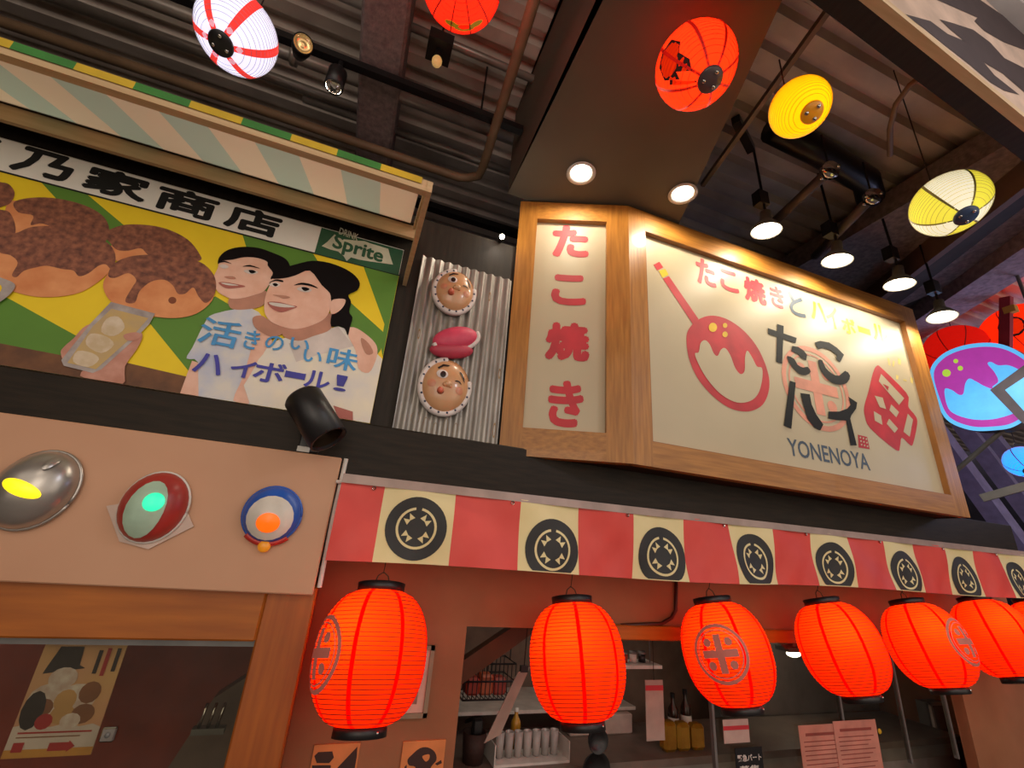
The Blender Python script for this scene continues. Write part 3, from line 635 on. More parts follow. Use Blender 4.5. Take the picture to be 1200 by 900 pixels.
# side face (angled)
PS = Plane(A, Bc-A); LS = (Bc-A).length
def pbox(mb, pl, u0, u1, z0, z1, f, bk, mi=0):
    mb.hexa([pl.pt(u0, z0, bk), pl.pt(u1, z0, bk), pl.pt(u1, z0, f), pl.pt(u0, z0, f), pl.pt(u0, z1, bk), pl.pt(u1, z1, bk), pl.pt(u1, z1, f), pl.pt(u0, z1, f)], mi); return mb
pbox(MB(), PS, 0, .108, zs0, zs1, 0, -.05).build('frame_stile', M['oak'], SG)
pbox(MB(), PS, LS-.128, LS, zs0, zs1, 0, -.05).build('frame_stile', M['oak'], SG)
pbox(MB(), PS, .108, LS-.128, zs1-.125, zs1, 0, -.05).build('frame_rail', M['oakh'], SG)
pbox(MB(), PS, .108, LS-.128, zs0, zs0+.142, 0, -.05).build('frame_rail', M['oakh'], SG)
pbox(MB(), PS, .10, LS-.12, zs0+.13, zs1-.11, -.035, -.045).build('side_panel', M['cream'], SG)
PSp = Plane(A - PS.n*.035, Bc-A)
letters(SG, PSp, (('た', (647, 264, 690, 302)), ('こ', (646, 322, 687, 358)), ('焼', (639, 378, 691, 423)), ('き', (642, 446, 684, 501))), M['red'], 1, .06)
# front face
PB = Plane((0, 1.79, 0), (1, 0, 0)); fw_ = .125
u0, u1 = 1.25, RX
pbox(MB(), PB, u0, u0+.115, zs0, zs1, 0, -.05).build('frame_stile', M['oak'], SG)
pbox(MB(), PB, u1-.14, u1, zs0, zs1, 0, -.05).build('frame_stile', M['oak'], SG)
pbox(MB(), PB, u0+.115, u1-.14, zs1-.14, zs1, 0, -.05).build('frame_rail', M['oakh'], SG)
pbox(MB(), PB, u0+.115, u1-.14, zs0, zs0+.125, 0, -.05).build('frame_rail', M['oakh'], SG)
pbox(MB(), PB, u0+.1, u1-.13, zs0+.11, zs1-.13, -.035, -.045).build('front_panel', M['cream'], SG)
# inner lip (darker bead) round the recess
mb = MB()
for a, b in (((u0+.115, zs1-.14), (u1-.14, zs1-.14)), ((u0+.115, zs0+.125), (u1-.14, zs0+.125))): mb.bar(PB.pt(a[0], a[1], -.018), PB.pt(b[0], b[1], -.018), .034, .008)
for x_ in (u0+.115, u1-.14): mb.bar(PB.pt(x_, zs0+.125, -.018), PB.pt(x_, zs1-.14, -.018), .034, .008, up=(1, 0, 0))
mb.build('inner_bead', mat('bead_wood', (150, 96, 44), .4), SG)
# body behind: sides, top and underside
mb = MB()
mb.hexa([(A.x+.005, 2.05, zs0+.004), (Bc.x, 2.05, zs0+.004), (Bc.x, 1.835, zs0+.004), (A.x+.02, 2.075-.01, zs0+.004), (A.x+.005, 2.05, zs0+.02), (Bc.x, 2.05, zs0+.02), (Bc.x, 1.835, zs0+.02), (A.x+.02, 2.065, zs0+.02)])
mb.box((Bc.x, 1.84, zs0+.004), (RX, 2.05, zs0+.02)); mb.box((Bc.x, 1.84, zs1-.02), (RX, 2.05, zs1-.004)); mb.box((RX-.02, 1.84, zs0), (RX, 2.05, zs1)); mb.box((RX-.7, 1.86, zs0+.05), (RX-.02, 1.88, zs1-.05))
mb.build('casing', M['dark'], SG)
PBp = Plane((0, 1.825, 0), (1, 0, 0))
LB = crop(750, 290, 4.5); LL = crop(880, 360, 943/220)
S4 = lambda b: (760+b[0]/3.75, 280+b[1]/3.75, 760+b[2]/3.75, 280+b[3]/3.75)
letters(SG, PBp, (('た', (210, 92, 292, 205)), ('こ', (315, 140, 392, 230)), ('焼', (420, 175, 512, 280)), ('き', (536, 212, 594, 302))), M['red'], 1, .05, S4)
letters(SG, PBp, (('と', (618, 240, 682, 338)),), M['steelblue'], 1, .04, S4)
letters(SG, PBp, (('ハ', (712, 280, 777, 358)), ('イ', (783, 300, 832, 392)), ('ボ', (850, 350, 907, 417)), ('ー', (922, 390, 972, 416)), ('ル', (985, 380, 1047, 450))), M['gold'], 1, .04, S4)
mb = MB()
print_px(mb, PBp, LB([(245, 510), (252, 440), (300, 385), (370, 360), (450, 375), (530, 425), (600, 500), (650, 590), (680, 690), (675, 770), (640, 835), (570, 865), (480, 850), (390, 790), (310, 700), (262, 600)]), 1, 0, 5)
print_px(mb, PBp, LB([(288, 562), (308, 553), (318, 505), (342, 490), (366, 512), (388, 560), (408, 572), (425, 540), (448, 532), (475, 570), (500, 635), (528, 668), (550, 650), (552, 580), (565, 545), (592, 585), (615, 628), (642, 638), (642, 700), (622, 770), (580, 810), (510, 818), (430, 778), (360, 704), (312, 626)]), 2, 1, 4)
print_px(mb, PBp, LB([(120, 165), (152, 152), (308, 378), (280, 408)]), 1.2, 0)
print_px(mb, PBp, LB([(98, 124), (132, 113), (150, 144), (118, 160)]), 1.2, 2)
print_px(mb, PBp, LB([(70, 92), (102, 76), (122, 106), (90, 122)]), 1.2, 0)
for e in ((383, 422, 22, 24), (447, 412, 12, 13), (447, 459, 14, 15)): print_px(mb, PBp, LB(ell(*e)), 2, 2)
mb.build('takoyaki_logo', [M['red'], M['cream'], M['gold']], SG)
# pale crest
mb = MB(); ul, ur = PBp.hit(*LL([(152, 330)])[0])[0], PBp.hit(*LL([(497, 470)])[0])[0]; zt_, zb2 = PBp.hit(*LL([(240, 184)])[0])[1], PBp.hit(*LL([(410, 632)])[0])[1]
for S in rice_emblem(): print_uv(mb, PBp, [((ul+ur)/2+p[0]*(ur-ul)/2, (zt_+zb2)/2+p[1]*(zt_-zb2)/2) for p in S], 1, 0)
mb.build('crest', M['palered'], SG)
LYR = 2
for pts, sm in (([(130, 85), (163, 95), (155, 285), (125, 275)], 0), ([(82, 105), (228, 155), (222, 182), (85, 135)], 0),
    ([(205, 195), (235, 200), (262, 218), (280, 240), (275, 268), (250, 255), (232, 235), (200, 222)], 0),
    ([(180, 245), (215, 260), (232, 290), (260, 304), (282, 300), (298, 325), (275, 342), (240, 335), (205, 300), (185, 270)], 2),
    ([(318, 178), (345, 170), (390, 178), (430, 205), (465, 240), (445, 278), (425, 260), (428, 240), (395, 215), (360, 205), (335, 212)], 0),
    ([(335, 268), (355, 268), (372, 305), (405, 335), (440, 345), (470, 320), (495, 345), (480, 380), (445, 390), (405, 380), (365, 345), (342, 305)], 2),
    ([(192, 370), (222, 380), (200, 612), (162, 595)], 0), ([(245, 432), (292, 438), (302, 490), (325, 540), (360, 590), (345, 620), (315, 605), (280, 560), (262, 500)], 0),
    ([(485, 450), (530, 480), (525, 510), (500, 545), (495, 560), (528, 695), (498, 695), (475, 570), (430, 568), (385, 560), (385, 525), (440, 525), (480, 510), (498, 490)], 0)):
    LYR += .25; mb = MB(); print_px(mb, PBp, LL(pts), LYR, 0, sm); mb.build('brush_stroke', M['ink'], SG)
mb = MB(); u0_, z1_ = PBp.hit(*LL([(178, 655)])[0]); z0_ = PBp.hit(*LL([(215, 748)])[0])[1]; u1_ = PBp.hit(*LL([(597, 800)])[0])[0]
text_uv(mb, PBp, 'YONENOYA', u0_, u1_, z0_, z1_, 1, 0, .012); mb.build('name_lettering', M['steelblue'], SG)
mb = MB()
print_px(mb, PBp, LL([(632, 294), (660, 310), (780, 430), (790, 480), (792, 505), (828, 550), (834, 590), (815, 680), (800, 694), (757, 655), (748, 700), (728, 718), (600, 610), (572, 550), (568, 500), (590, 420), (612, 330)]), 1, 0, 3)
for pts in ([(652, 335), (768, 458), (742, 492), (640, 372)], [(620, 445), (660, 455), (677, 512), (645, 502)], [(702, 488), (742, 527), (728, 554), (694, 518)], [(615, 522), (652, 545), (659, 592), (620, 570)], [(692, 560), (737, 610), (720, 632), (680, 586)], [(786, 535), (812, 565), (796, 652), (764, 626)]): print_px(mb, PBp, LL(pts), 2, 1)
print_px(mb, PBp, LL([(660, 385), (690, 400), (685, 420)]), 3, 0)
print_px(mb, PBp, LL([(536, 640), (583, 652), (596, 713), (540, 705)]), 1, 0)
for i in range(3):
    for j in range(3): print_px(mb, PBp, LL(ell(548+i*15+j*3, 655+j*18+i*4, 4, 5, 8)), 2, 1)
mb.build('ice_logo', [M['red'], M['cream']], SG)
mb = MB()
for pts in ([(685, 255), (695, 258), (700, 295), (690, 290)], [(712, 268), (722, 272), (718, 300), (710, 296)], [(738, 255), (752, 265), (752, 290), (738, 285)], [(728, 340), (742, 345), (738, 365), (728, 360)], [(765, 360), (782, 366), (780, 374), (764, 368)], [(800, 350), (815, 358), (812, 385), (800, 376)]):
    mb = MB(); print_px(mb, PBp, LL(pts), 1, 0); mb.build('faded_stroke', mat('sign_faded_yellow', (222, 200, 120), .5), SG)

# ------------------------------------------------------------------ lamps above the sign
lampw = mat('lamp_face', (255, 250, 235), .3, emit=(255, 244, 220), es=14)
names = ('left', )
def downlight(px, label):
    P = atz(px[0], px[1], 3.66)
    t = thing('recessed_downlight', label, 'downlight', P, 'round lamps above the sign')
    MB().lathe([(.062, -.001), (.078, -.004), (.082, -.010), (.064, -.012), (.058, -.002)], 28, 0, P).build('trim_ring', M['white'], t, True)
    MB().lathe([(.0001, -.006), (.056, -.006), (.058, -.002)], 24, 0, P).build('lamp_face', lampw, t, True)
    light('downlight_lamp', 'SPOT', P+Vector((0, 0, -.03)), 13, (1, .88, .68), .05, P+Vector((0, .06, -2)), 176, t)
downlight((681, 202), 'recessed round downlight over the narrow side of the shop sign')
downlight((800, 226), 'recessed round downlight over the left end of the wide sign face')
def pendant(px, Z, label, tilt, top):
    P = atz(px[0], px[1], Z)
    t = thing('reflector_lamp', label, 'spotlight', P, 'reflector lamps above the sign')
    axv = Vector((tilt[0], tilt[1], 1)).normalized()
    MB().lathe([(.088, 0), (.086, .012), (.060, .05), (.034, .075), (.030, .14), (.0001, .145)], 28, 0, P, axv).build('shade', mat('grey_shade', (140, 134, 124), .4, metal=.4), t, True)
    MB().lathe([(.0001, .012), (.060, .010), (.080, .004)], 24, 0, P, axv).build('lamp_face', lampw, t, True)
    MB().tube([P+axv*.14, P+axv*.14+Vector((.0, .0, .06)), (P.x, P.y, top)], .008, 8).build('stem', M['blackmetal'], t)
    MB().box(tuple(P+Vector((-.045, -.03, .2))), tuple(P+Vector((.03, .03, .30)))).build('junction_box', M['black'], t)
    light('reflector_lamp_bulb', 'SPOT', P-axv*.03, 13, (1, .88, .68), .05, P-axv*2, 176, t)
pendant((898, 271), 3.64, 'reflector lamp third from the left in the row above the sign', (.0, -.1), 4.352)
pendant((981, 306), 3.60, 'reflector lamp hanging by a thin stem above the yellow lettering', (.06, -.12), 4.352)
pendant((1054, 334), 3.56, 'reflector lamp above the right corner of the sign', (.05, -.1), 4.352)
pendant((1104, 372), 3.48, 'last reflector lamp on the right, seen nearly edge-on by the lilac beam', (.1, .0), 4.13)
# small bare lamp on the dark wall
P = aty(588, 278, 2.0); t = thing('wall_spot', 'small bright star-like spot lamp above the corrugated sheet', 'spotlight', (P.x, 2.05, P.z))
MB().lathe([(.0001, 0), (.013, 0), (.015, .02), (.012, .05)], 16, 0, P, (.1, 1, .2)).build('housing', M['blackmetal'], t, True)
MB().ball(P+Vector((0, -.005, 0)), .015, n=6).build('lamp_face', lampw, t, True)
light('wall_spot_bulb', 'POINT', P+Vector((0, -.04, 0)), .8, (1, .92, .8), .02, parent=t)

# ================================================================== BANNER
def by(x, z):   # cloth surface
    t = (1.89-z)/.3
    return 1.925 + .018*sin(x*5.3+1)*t + .008*sin(x*13+z*14) + .004*sin(x*31-z*22)*t - .014*t*t + .010*max(0, sin(x*2.1-.5))*t
def bz(x, t):  # t 0 top .. 1 bottom
    top = 1.868+.0095*x; bot = 1.565+.0145*x + .008*sin(x*2.6+.6)
    return top+(bot-top)*t
bn = thing('striped_banner', 'long red and cream striped cloth banner printed with black rice crests', 'banner', (2.2, 1.93, 1.57))
bcr = mat('banner_cream', (238, 220, 168), .5, (228, 208, 150), 5); brd = mat('banner_red', (226, 76, 66), .5, (214, 62, 54), 4)
bx = [-.028]; x = .142
while x < 5.0: bx.append(x); x += .299
for i in range(len(bx)-1):
    b = MB(); n = 12; mrows = 10; xa, xb = bx[i], bx[i+1]
    vs = [(xx, by(xx, bz(xx, t)), bz(xx, t)) for xx in [xa+(xb-xa)*k/n for k in range(n+1)] for t in [j/mrows for j in range(mrows+1)]]
    b.add(vs, [(k*(mrows+1)+j, k*(mrows+1)+j+1, (k+1)*(mrows+1)+j+1, (k+1)*(mrows+1)+j) for k in range(n) for j in range(mrows)])
    b.build('cloth_stripe', brd if i % 2 == 0 else bcr, bn, True)
bink = mat('banner_ink', (46, 44, 44), .6)
def cloth_pt(x, z, off): return Vector((x, by(x, z)-off, z))
def banner_crest(cx, cz, r, kx=.95):
    b = MB(); ring = 40
    def pt(p, off):
        x = cx+p[0]*r*kx; z = max(cz+p[1]*r, bz(x, .985)); return cloth_pt(x, z, off)
    R = [0, .3, .6, .85, 1]
    vs = [pt((q*cos(2*pi*k/ring), q*sin(2*pi*k/ring)), .002) for q in R for k in range(ring)]
    b.add(vs, [(i*ring+k, i*ring+(k+1) % ring, (i+1)*ring+(k+1) % ring, (i+1)*ring+k) for i in range(len(R)-1) for k in range(ring)], 0)
    for k in range(ring):
        if k in (9, 10): continue
        a, c2 = 2*pi*k/ring, 2*pi*(k+1)/ring
        b.add([pt((.66*cos(a), .66*sin(a)), .0032), pt((.66*cos(c2), .66*sin(c2)), .0032), pt((.58*cos(c2), .58*sin(c2)), .0032), pt((.58*cos(a), .58*sin(a)), .0032)], [(0, 1, 2, 3)], 1)
    for q in (1, 3, 5, 7):
        for da in (-.24, .24):
            an = q*pi/4+da
            b.add([pt((.40*cos(an)+p[0]*.13, .40*sin(an)+p[1]*.13), .0032) for p in ((cos(an), sin(an)), (cos(an+2.3), sin(an+2.3)), (cos(an-2.3), sin(an-2.3)))], [(0, 1, 2)], 1)
    b.build('crest', [bink, bcr], bn)
for i, cx in enumerate((.293, .905, 1.50, 2.085, 2.685, 3.28, 3.88, 4.47)):
    banner_crest(cx, bz(cx, (.52, .66, .62, .60, .62, .64, .62, .64)[i])-.006, (.124, .132, .136, .136, .134, .132, .132, .132)[i], 1.0)
b = MB()
for i in range(9):
    x = .1+i*.6; b = MB(); b.lathe([(.004, 0), (.008, -.003), (.008, .003), (.004, 0)], 10, 0, cloth_pt(x, bz(x, .06), .003), (0, 1, 0)); b.build('eyelet', M['chrome'], bn)
b = MB(); n = 60
vs = [(xx, 1.920-.004*j, 1.868+.0095*xx+.026-.036*j) for xx in [-.028+(4.9+.028)*k/n for k in range(n+1)] for j in (0, 1)]
b.add(vs, [(2*k, 2*k+1, 2*k+3, 2*k+2) for k in range(n)]); b.build('plastic_hem', mat('plastic_film', (176, 150, 140), .25), bn)
b = MB().tube([(-.05, 1.95, 1.862), (4.9, 1.95, 1.91)], .007, 8); b.build('hanging_rail', M['white'], bn)

# ================================================================== RED LANTERNS
redp = paper('red_lantern_paper', (255, 74, 16), (255, 14, 2), .30, .75)
ribm = mat('lantern_rib', (80, 5, 3), .8, emit=(140, 3, 1), es=.10)
strm = paper('lantern_stripe', (226, 14, 6), (250, 6, 2), .26, .75)
embm = mat('lantern_crest', (168, 100, 88), .7, emit=(190, 96, 80), es=.22)
LH, LR_ = .43, .205       # body height, max radius
def lr(z):                # z in -1..1
    return .088+(LR_-.088)*(max(0, 1-abs(z)**2.3))**.62
def lantern_local(root, emblem_angles, strings):
    n = 48; prof = []
    for i in range(n+1):
        z = -1+2*i/n; prof.append((lr(z)-(.0016 if i % 2 else 0), z*LH/2))
    MB().lathe(prof, 48).build('paper_body', redp, root, True, local=True)
    b = MB()
    for i in range(1, 31):
        z = -1+2*i/31; r = lr(z)+.0002; b.lathe([(r, z*LH/2-.0012), (r+.0013, z*LH/2), (r, z*LH/2+.0012)], 48)
    o = b.build('bamboo_ribs', ribm, root, True, local=True)
    for k in range(8):
        b = MB(); a = 2*pi*k/8+pi/8; vs = []
        for i in range(25):
            z = -1+2*i/24; r = lr(z)+.0016; w_ = .0075/r
            vs += [(r*cos(a-w_), r*sin(a-w_), z*LH/2), (r*cos(a+w_), r*sin(a+w_), z*LH/2)]
        b.add(vs, [(2*i, 2*i+1, 2*i+3, 2*i+2) for i in range(24)]); b.build('paper_stripe', strm, root, True, local=True)
    caps = {}
    for s, nm in ((1, 'top_cap'), (-1, 'bottom_cap')):
        h = LH/2*s; caps[nm] = MB().lathe([(.076, h-s*.004), (.091, h-s*.004), (.093, h+s*.030), (.087, h+s*.032), (.074, h+s*.030), (.072, h)], 36, close=True).build(nm, M['black'], root, True, local=True); 
    b = MB(); b.bar((-.08, 0, LH/2+.03), (.08, 0, LH/2+.03), .012, .006); b.tube([(-.03, 0, LH/2+.03), (-.02, 0, LH/2+.06), (0, 0, LH/2+.075), (.02, 0, LH/2+.06), (.03, 0, LH/2+.03)], .0025, 6); b.build('wire_handle', M['rope'], caps['top_cap'], local=True)
    b = MB(); b.bar((-.082, 0, -LH/2-.026), (.082, 0, -LH/2-.026), .010, .012); b.ball((.05, -.078, -LH/2-.014), .005, n=5); b.build('bottom_clip', M['chrome'], caps['bottom_cap'], local=True)
    for a in emblem_angles:
        b = MB(); R = .122
        for S in rice_emblem():
            P3 = []
            for p in S:
                z = p[1]*R; r = lr(z/(LH/2))+.003; an = a+p[0]*R/LR_; P3.append((r*cos(an), r*sin(an), z))
            if len(P3) == 4: b.add(P3, [(0, 1, 2, 3)])
            else:
                tr = tessellate_polygon([[Vector((p[0], p[1], 0)) for p in S]]); b.add(P3, [tuple(t) for t in tr])
        b.build('crest', embm, root, local=True)
spec = [((447, 689), (421, 857), 'red paper lantern nearest the mask board, leftmost of the row', [-2.78]),
        ((670, 702), (686, 852), 'second red paper lantern from the left, with plain front', [pi*.62]),
        ((835, 706), (875, 829), 'third red paper lantern from the left, rice crest facing forward', [-2.45]),
        ((965, 710), (1012, 812), 'fourth red paper lantern from the left, above the pinned menu sheets', [0.3]),
        ((1066, 713), (1110, 801), 'fifth red paper lantern from the left, rice crest turned to the right', [-1.5]),
        ((1147, 712), (1188, 786), 'sixth red paper lantern from the left, before the brown pillar', [.5]),
        ((1212, 713), (1254, 780), 'red paper lantern cut by the right edge of the picture', [.9])]
for tp, bp_, lab, ems in spec:
    T = aty(tp[0], tp[1], 2.03); B = aty(bp_[0], bp_[1], 1.93); B.x = T.x*.5+B.x*.5
    axv = (T-B).normalized(); c = (T+B)/2
    r = thing('red_lantern', lab, 'lantern', c, 'red paper lanterns under the banner')
    r.rotation_euler = Vector((0, 0, 1)).rotation_difference(axv).to_euler()
    lantern_local(r, ems, True)
    top = c+axv*(LH/2+.07); 
    b = MB(); b.v = []; b.tube([top, (top.x+.004, 1.96, 1.875)], .002, 5)
    o = b.build('hanging_string', M['rope'], None); o.data.transform(Matrix.Translation(-c)); o.data.transform(r.rotation_euler.to_matrix().inverted().to_4x4()); o.parent = r
    lt = light('lantern_bulb', 'POINT', (0, 0, 0), 1.7, (1, .66, .20), .02); lt.parent = r; lt.location = (-.05, -.07, .06)

# ================================================================== CEILING LANTERNS
def globe(name, label, px, D, flat, cap_px, body, stripe, nstr, cap, dist_w, strw=.010, emb=None, bulb=3, capr=.32, lobes=None):
    d = ray(*px); t_ = FPX*D/dist_w; c = CAM+d*t_; R = D/2
    dr = ray(*cap_px).normalized(); oc = CAM-c; bq = oc.dot(dr); disc = bq*bq-(oc.length_squared-R*R*.85)
    hit = CAM+dr*(-bq-sqrt(max(disc, 0))); axv = -(hit-c).normalized()    # axis: the visible cap is the lower end
    r = thing(name, label, 'lantern', c, 'paper lanterns strung under the ceiling')
    r.rotation_euler = Vector((0, 0, 1)).rotation_difference(axv).to_euler()
    n = 36; prof = []; z0 = sqrt(1-capr*capr)
    for i in range(n+1):
        z = -z0+2*z0*i/n; prof.append((R*sqrt(1-z*z)-(.001 if i % 2 else 0), z*R*flat))
    if lobes:
        for k in range(lobes):
            b = MB(); seg = 6; vs = []
            for rr, zz in prof:
                for j in range(seg+1): an = 2*pi*(k+j/seg)/lobes; vs.append((rr*cos(an), rr*sin(an), zz))
            b.add(vs, [(i*(seg+1)+j, i*(seg+1)+j+1, (i+1)*(seg+1)+j+1, (i+1)*(seg+1)+j) for i in range(n) for j in range(seg)])
            b.build('paper_gore', body[k % len(body)], r, True, local=True)
    else: MB().lathe(prof, 40).build('paper_body', body, r, True, local=True)
    b = MB()
    for i in range(1, 20):
        z = z0*(-1+2*i/20); rr = R*sqrt(1-z*z)+.0003; b.lathe([(rr, z*R*flat-.0008), (rr+.001, z*R*flat), (rr, z*R*flat+.0008)], 40)
    b.build('wire_ribs', stripe[1], r, True, local=True)
    for k in range(nstr):
        b = MB(); a = 2*pi*k/nstr; vs = []
        for i in range(19):
            z = z0*(-1+2*i/18); rr = R*sqrt(1-z*z)+.0016; w_ = strw/rr*(.5+.5*rr/R)
            vs += [(rr*cos(a-w_), rr*sin(a-w_), z*R*flat), (rr*cos(a+w_), rr*sin(a+w_), z*R*flat)]
        b.add(vs, [(2*i, 2*i+1, 2*i+3, 2*i+2) for i in range(18)]); b.build('stripe', stripe[0], r, True, local=True)
    for s, nm in ((1, 'top_cap'), (-1, 'bottom_cap')):
        h = z0*R*flat*s; b = MB(); b.lathe([(.0001, h+s*.010), (R*capr*.95, h+s*.012), (R*capr*1.04, h+s*.004), (R*capr*1.0, h-s*.004)], 28); bc = b.build(nm, cap, r, True, local=True)
    for a in (.6, 2.7, 4.8):
        b = MB(); b.ball((R*capr*.62*cos(a), R*capr*.62*sin(a), -z0*R*flat-.013), .008, sz=.6, n=5); b.build('screw', M['chrome'], bc, True, local=True)
    if emb:
        em, ea, polys = emb; dv0 = 0
        if isinstance(ea, tuple):
            dr = ray(*ea).normalized(); bq = oc.dot(dr); disc = max(0, bq*bq-(oc.length_squared-R*R)); lp = r.rotation_euler.to_matrix().inverted() @ (CAM+dr*(-bq-sqrt(disc))-c)
            ea = atan2(lp.y, lp.x); dv0 = max(-.45, min(.45, lp.z/R))
        polys = [[(p[0], p[1]+dv0) for p in P_] for P_ in polys]
        for P_ in polys:
            b = MB(); P3 = []
            for p in P_:
                rr = R*sqrt(max(.02, 1-p[1]**2))+.003; P3.append((rr*cos(ea+p[0]), rr*sin(ea+p[0]), p[1]*R*flat))
            tr = tessellate_polygon([[Vector((p[0], p[1], 0)) for p in P_]]); b.add(P3, [tuple(t) for t in tr]); b.build('print', em, r, local=True)
    top = c+axv*(R*flat); zc_ = 3.67 if (.56 < top.x < 1.45 and top.z < 3.66) else 4.36
    o = MB().tube([top, top+(Vector((top.x, top.y, zc_))-top)*.5, (top.x, top.y, zc_)], .003, 5).build('hanging_wire', M['rope'])
    o.data.transform(Matrix.Translation(-c)); o.data.transform(r.rotation_euler.to_matrix().inverted().to_4x4()); o.parent = r
    lt = light('globe_bulb', 'POINT', (0, 0, 0), bulb, (1, .9, .8), .03); lt.parent = r; lt.location = (0, 0, .02)
    return r
wpap = paper('white_lantern_paper', (230, 232, 240), (206, 218, 255), .30, .5); wred = paper('white_lantern_red', (235, 70, 60), (235, 60, 50), .40)
globe('ceiling_lantern', 'white globe lantern with red stripes at the upper left', (278, 40), .30, .95, (259, 51), wpap, (wred, mat('wire_pale', (130, 124, 140), .5)), 6, M['black'], 86, .016, bulb=.8, capr=.30)
opap = paper('orange_lantern_paper', (250, 70, 24), (255, 44, 8), .62, .5)
brush = [[(-.42, .05), (-.2, .35), (.1, .48), (.4, .40), (.48, .1), (.3, -.05), (.36, -.3), (.1, -.42), (-.12, -.2), (-.3, -.3)], [(-.5, -.1), (-.36, -.1), (-.3, -.5), (-.42, -.5)]]
globe('ceiling_lantern', 'orange red globe lantern with a black brush crest, top centre right', (815, 78), .30, 1.02, (831, 92), opap, (mat('orange_stripe', (200, 20, 8), .6, emit=(214, 14, 4), es=.5), ribm), 8, mat('lantern_cap_grey', (96, 78, 80), .3), 90, .006, emb=(mat('lantern_brush', (70, 40, 38), .6), (789, 76), brush), bulb=1.6, capr=.30)
ypap = paper('yellow_lantern_paper', (250, 205, 20), (255, 180, 4), .48, .5)
globe('ceiling_lantern', 'small plain yellow globe lantern', (937, 126), .21, .92, (952, 132), ypap, (ypap, mat('yellow_rib', (230, 180, 20), .6)), 1, mat('lantern_cap_amber', (214, 140, 20), .4, emit=(220, 130, 10), es=.25), 64, .002, bulb=.45, capr=.36)
gpap = paper('pale_yellow_paper', (226, 220, 90), (214, 204, 64), .40, .5); gwh = paper('pale_white_paper', (232, 230, 222), (226, 222, 210), .40, .5)
globe('ceiling_lantern', 'yellow and white panelled globe lantern near the right edge', (1113, 239), .30, .86, (1134, 254), [gpap, gwh, gpap, gwh, gpap, gwh], (mat('olive_seam', (150, 136, 70), .6), mat('olive_rib', (190, 180, 90), .6)), 6, mat('lantern_cap_blue', (60, 78, 110), .25), 74, .005, bulb=.4, capr=.30, lobes=6)
rpap = paper('bright_red_paper', (250, 50, 24), (255, 30, 10), .85, .5)
globe('ceiling_lantern', 'bright red globe lantern with a yellow flower print, cut by the top edge', (541, -18), .30, 1.0, (541, -30), rpap, (mat('red_seam', (120, 16, 10), .6, emit=(120, 10, 4), es=.2), mat('red_rib', (190, 30, 14), .6, emit=(200, 20, 8), es=.4)), 12, MATS['lantern_cap_grey'], 92, .0025, emb=(mat('flower_print', (176, 140, 30), .6, emit=(170, 130, 20), es=.35), (543, 8), [ell(0, .05, .30, .12, 12), ell(-.36, 0, .2, .09, 10), ell(.36, 0, .2, .09, 10)]), bulb=1.6, capr=.30)

# ================================================================== CEILING SERVICES
def run(name, label, cat, pts, r, mt, extra=None):
    o = MB().tube(pts, r, 10).build(name, mt, None, True); return tag(o, label, cat)
p0 = atz(30, 33, 3.9); p1 = atz(548, 213, 3.9); p2 = atz(566, 196, 3.9); p3 = atz(628, -30, 3.9)
yl = (p0.y+p1.y)/2
run('conduit', 'brown conduit running along the ceiling and bending towards the viewer', 'pipe', [(p0.x-1, yl, 3.9), (p1.x-.06, yl, 3.9), (p1.x-.01, yl-.02, 3.9), (p2.x-.005, yl-.07, 3.9), (p2.x, yl-.15, 3.9), (p3.x, p3.y-.4, 3.9)], .027, M['conduit'])
p0 = atz(470, 112, 4.12); p1 = atz(640, 180, 4.12); ym = (p0.y+p1.y)/2
t = thing('metal_pipe', 'shiny metal pipe with flanges beyond the brown conduit', 'pipe', (0, ym, 4.12))
MB().tube([(-3.5, ym, 4.12), (p1.x, ym, 4.12)], .035, 12).build('pipe_run', M['pipe'], t, True)
MB().tube([(p1.x-.02, ym, 4.12), (p1.x+.03, ym, 4.13), (p1.x+.05, ym-.02, 4.2), (p1.x+.05, ym-.02, 4.36)], .04, 12).build('elbow', M['pipe'], t, True)
for x in (-1.6, -.75, p0.x+.55): MB().tube([(x, ym, 4.12), (x+.03, ym, 4.12)], .052, 14).build('flange', M['pipe'], t, True)
# lighting track with heads
p0 = atz(345, 42, 3.95); p1 = atz(600, 156, 3.95); ym = (p0.y+p1.y)/2
t = thing('lighting_track', 'black lighting track crossing under the sprayed beam', 'lighting track', (0, ym, 3.95))
MB().box((-2.6, ym-.02, 3.935), (p1.x+.05, ym+.02, 3.975)).build('rail', M['black'], t)
for x in (-2.2, -.9, .3): MB().tube([(x, ym, 3.97), (x, ym, 4.36)], .006, 6).build('hanger_rod', M['blackmetal'], t)
c = atz(355, 52, 3.86); ax = (CAM+Vector((0, 0, 1.2))-c).normalized()
t = thing('track_spotlight', 'unlit gold-faced track spotlight pointing at the viewer', 'spotlight', c)
MB().lathe([(.0001, -.14), (.03, -.14), (.045, -.05), (.048, .01), (.042, .012)], 24, 0, c, ax).build('housing', M['black'], t, True)
MB().lathe([(.0001, -.004), (.013, -.002), (.020, -.008), (.036, .002), (.042, .010)], 24, 0, c, ax).build('reflector', mat('glowing_gold_reflector', (230, 196, 140), .2, metal=.8, emit=(230, 180, 110), es=.18), t, True)  # faint glow put into the reflector, though the spotlight is unlit
MB().tube([c-ax*.08, (c.x, c.y+.04, 3.94)], .012, 8).build('mount', M['black'], t)
c = atz(512, 72, 3.9); t = thing('bare_bulb', 'small clear bulb in a square holder under the deck', 'bulb', c)
MB().ball(c, .026, sz=1.2, n=7).build('glass_bulb', mat('bulb_amber', (210, 180, 120), .15, emit=(255, 200, 120), es=.35), t, True)
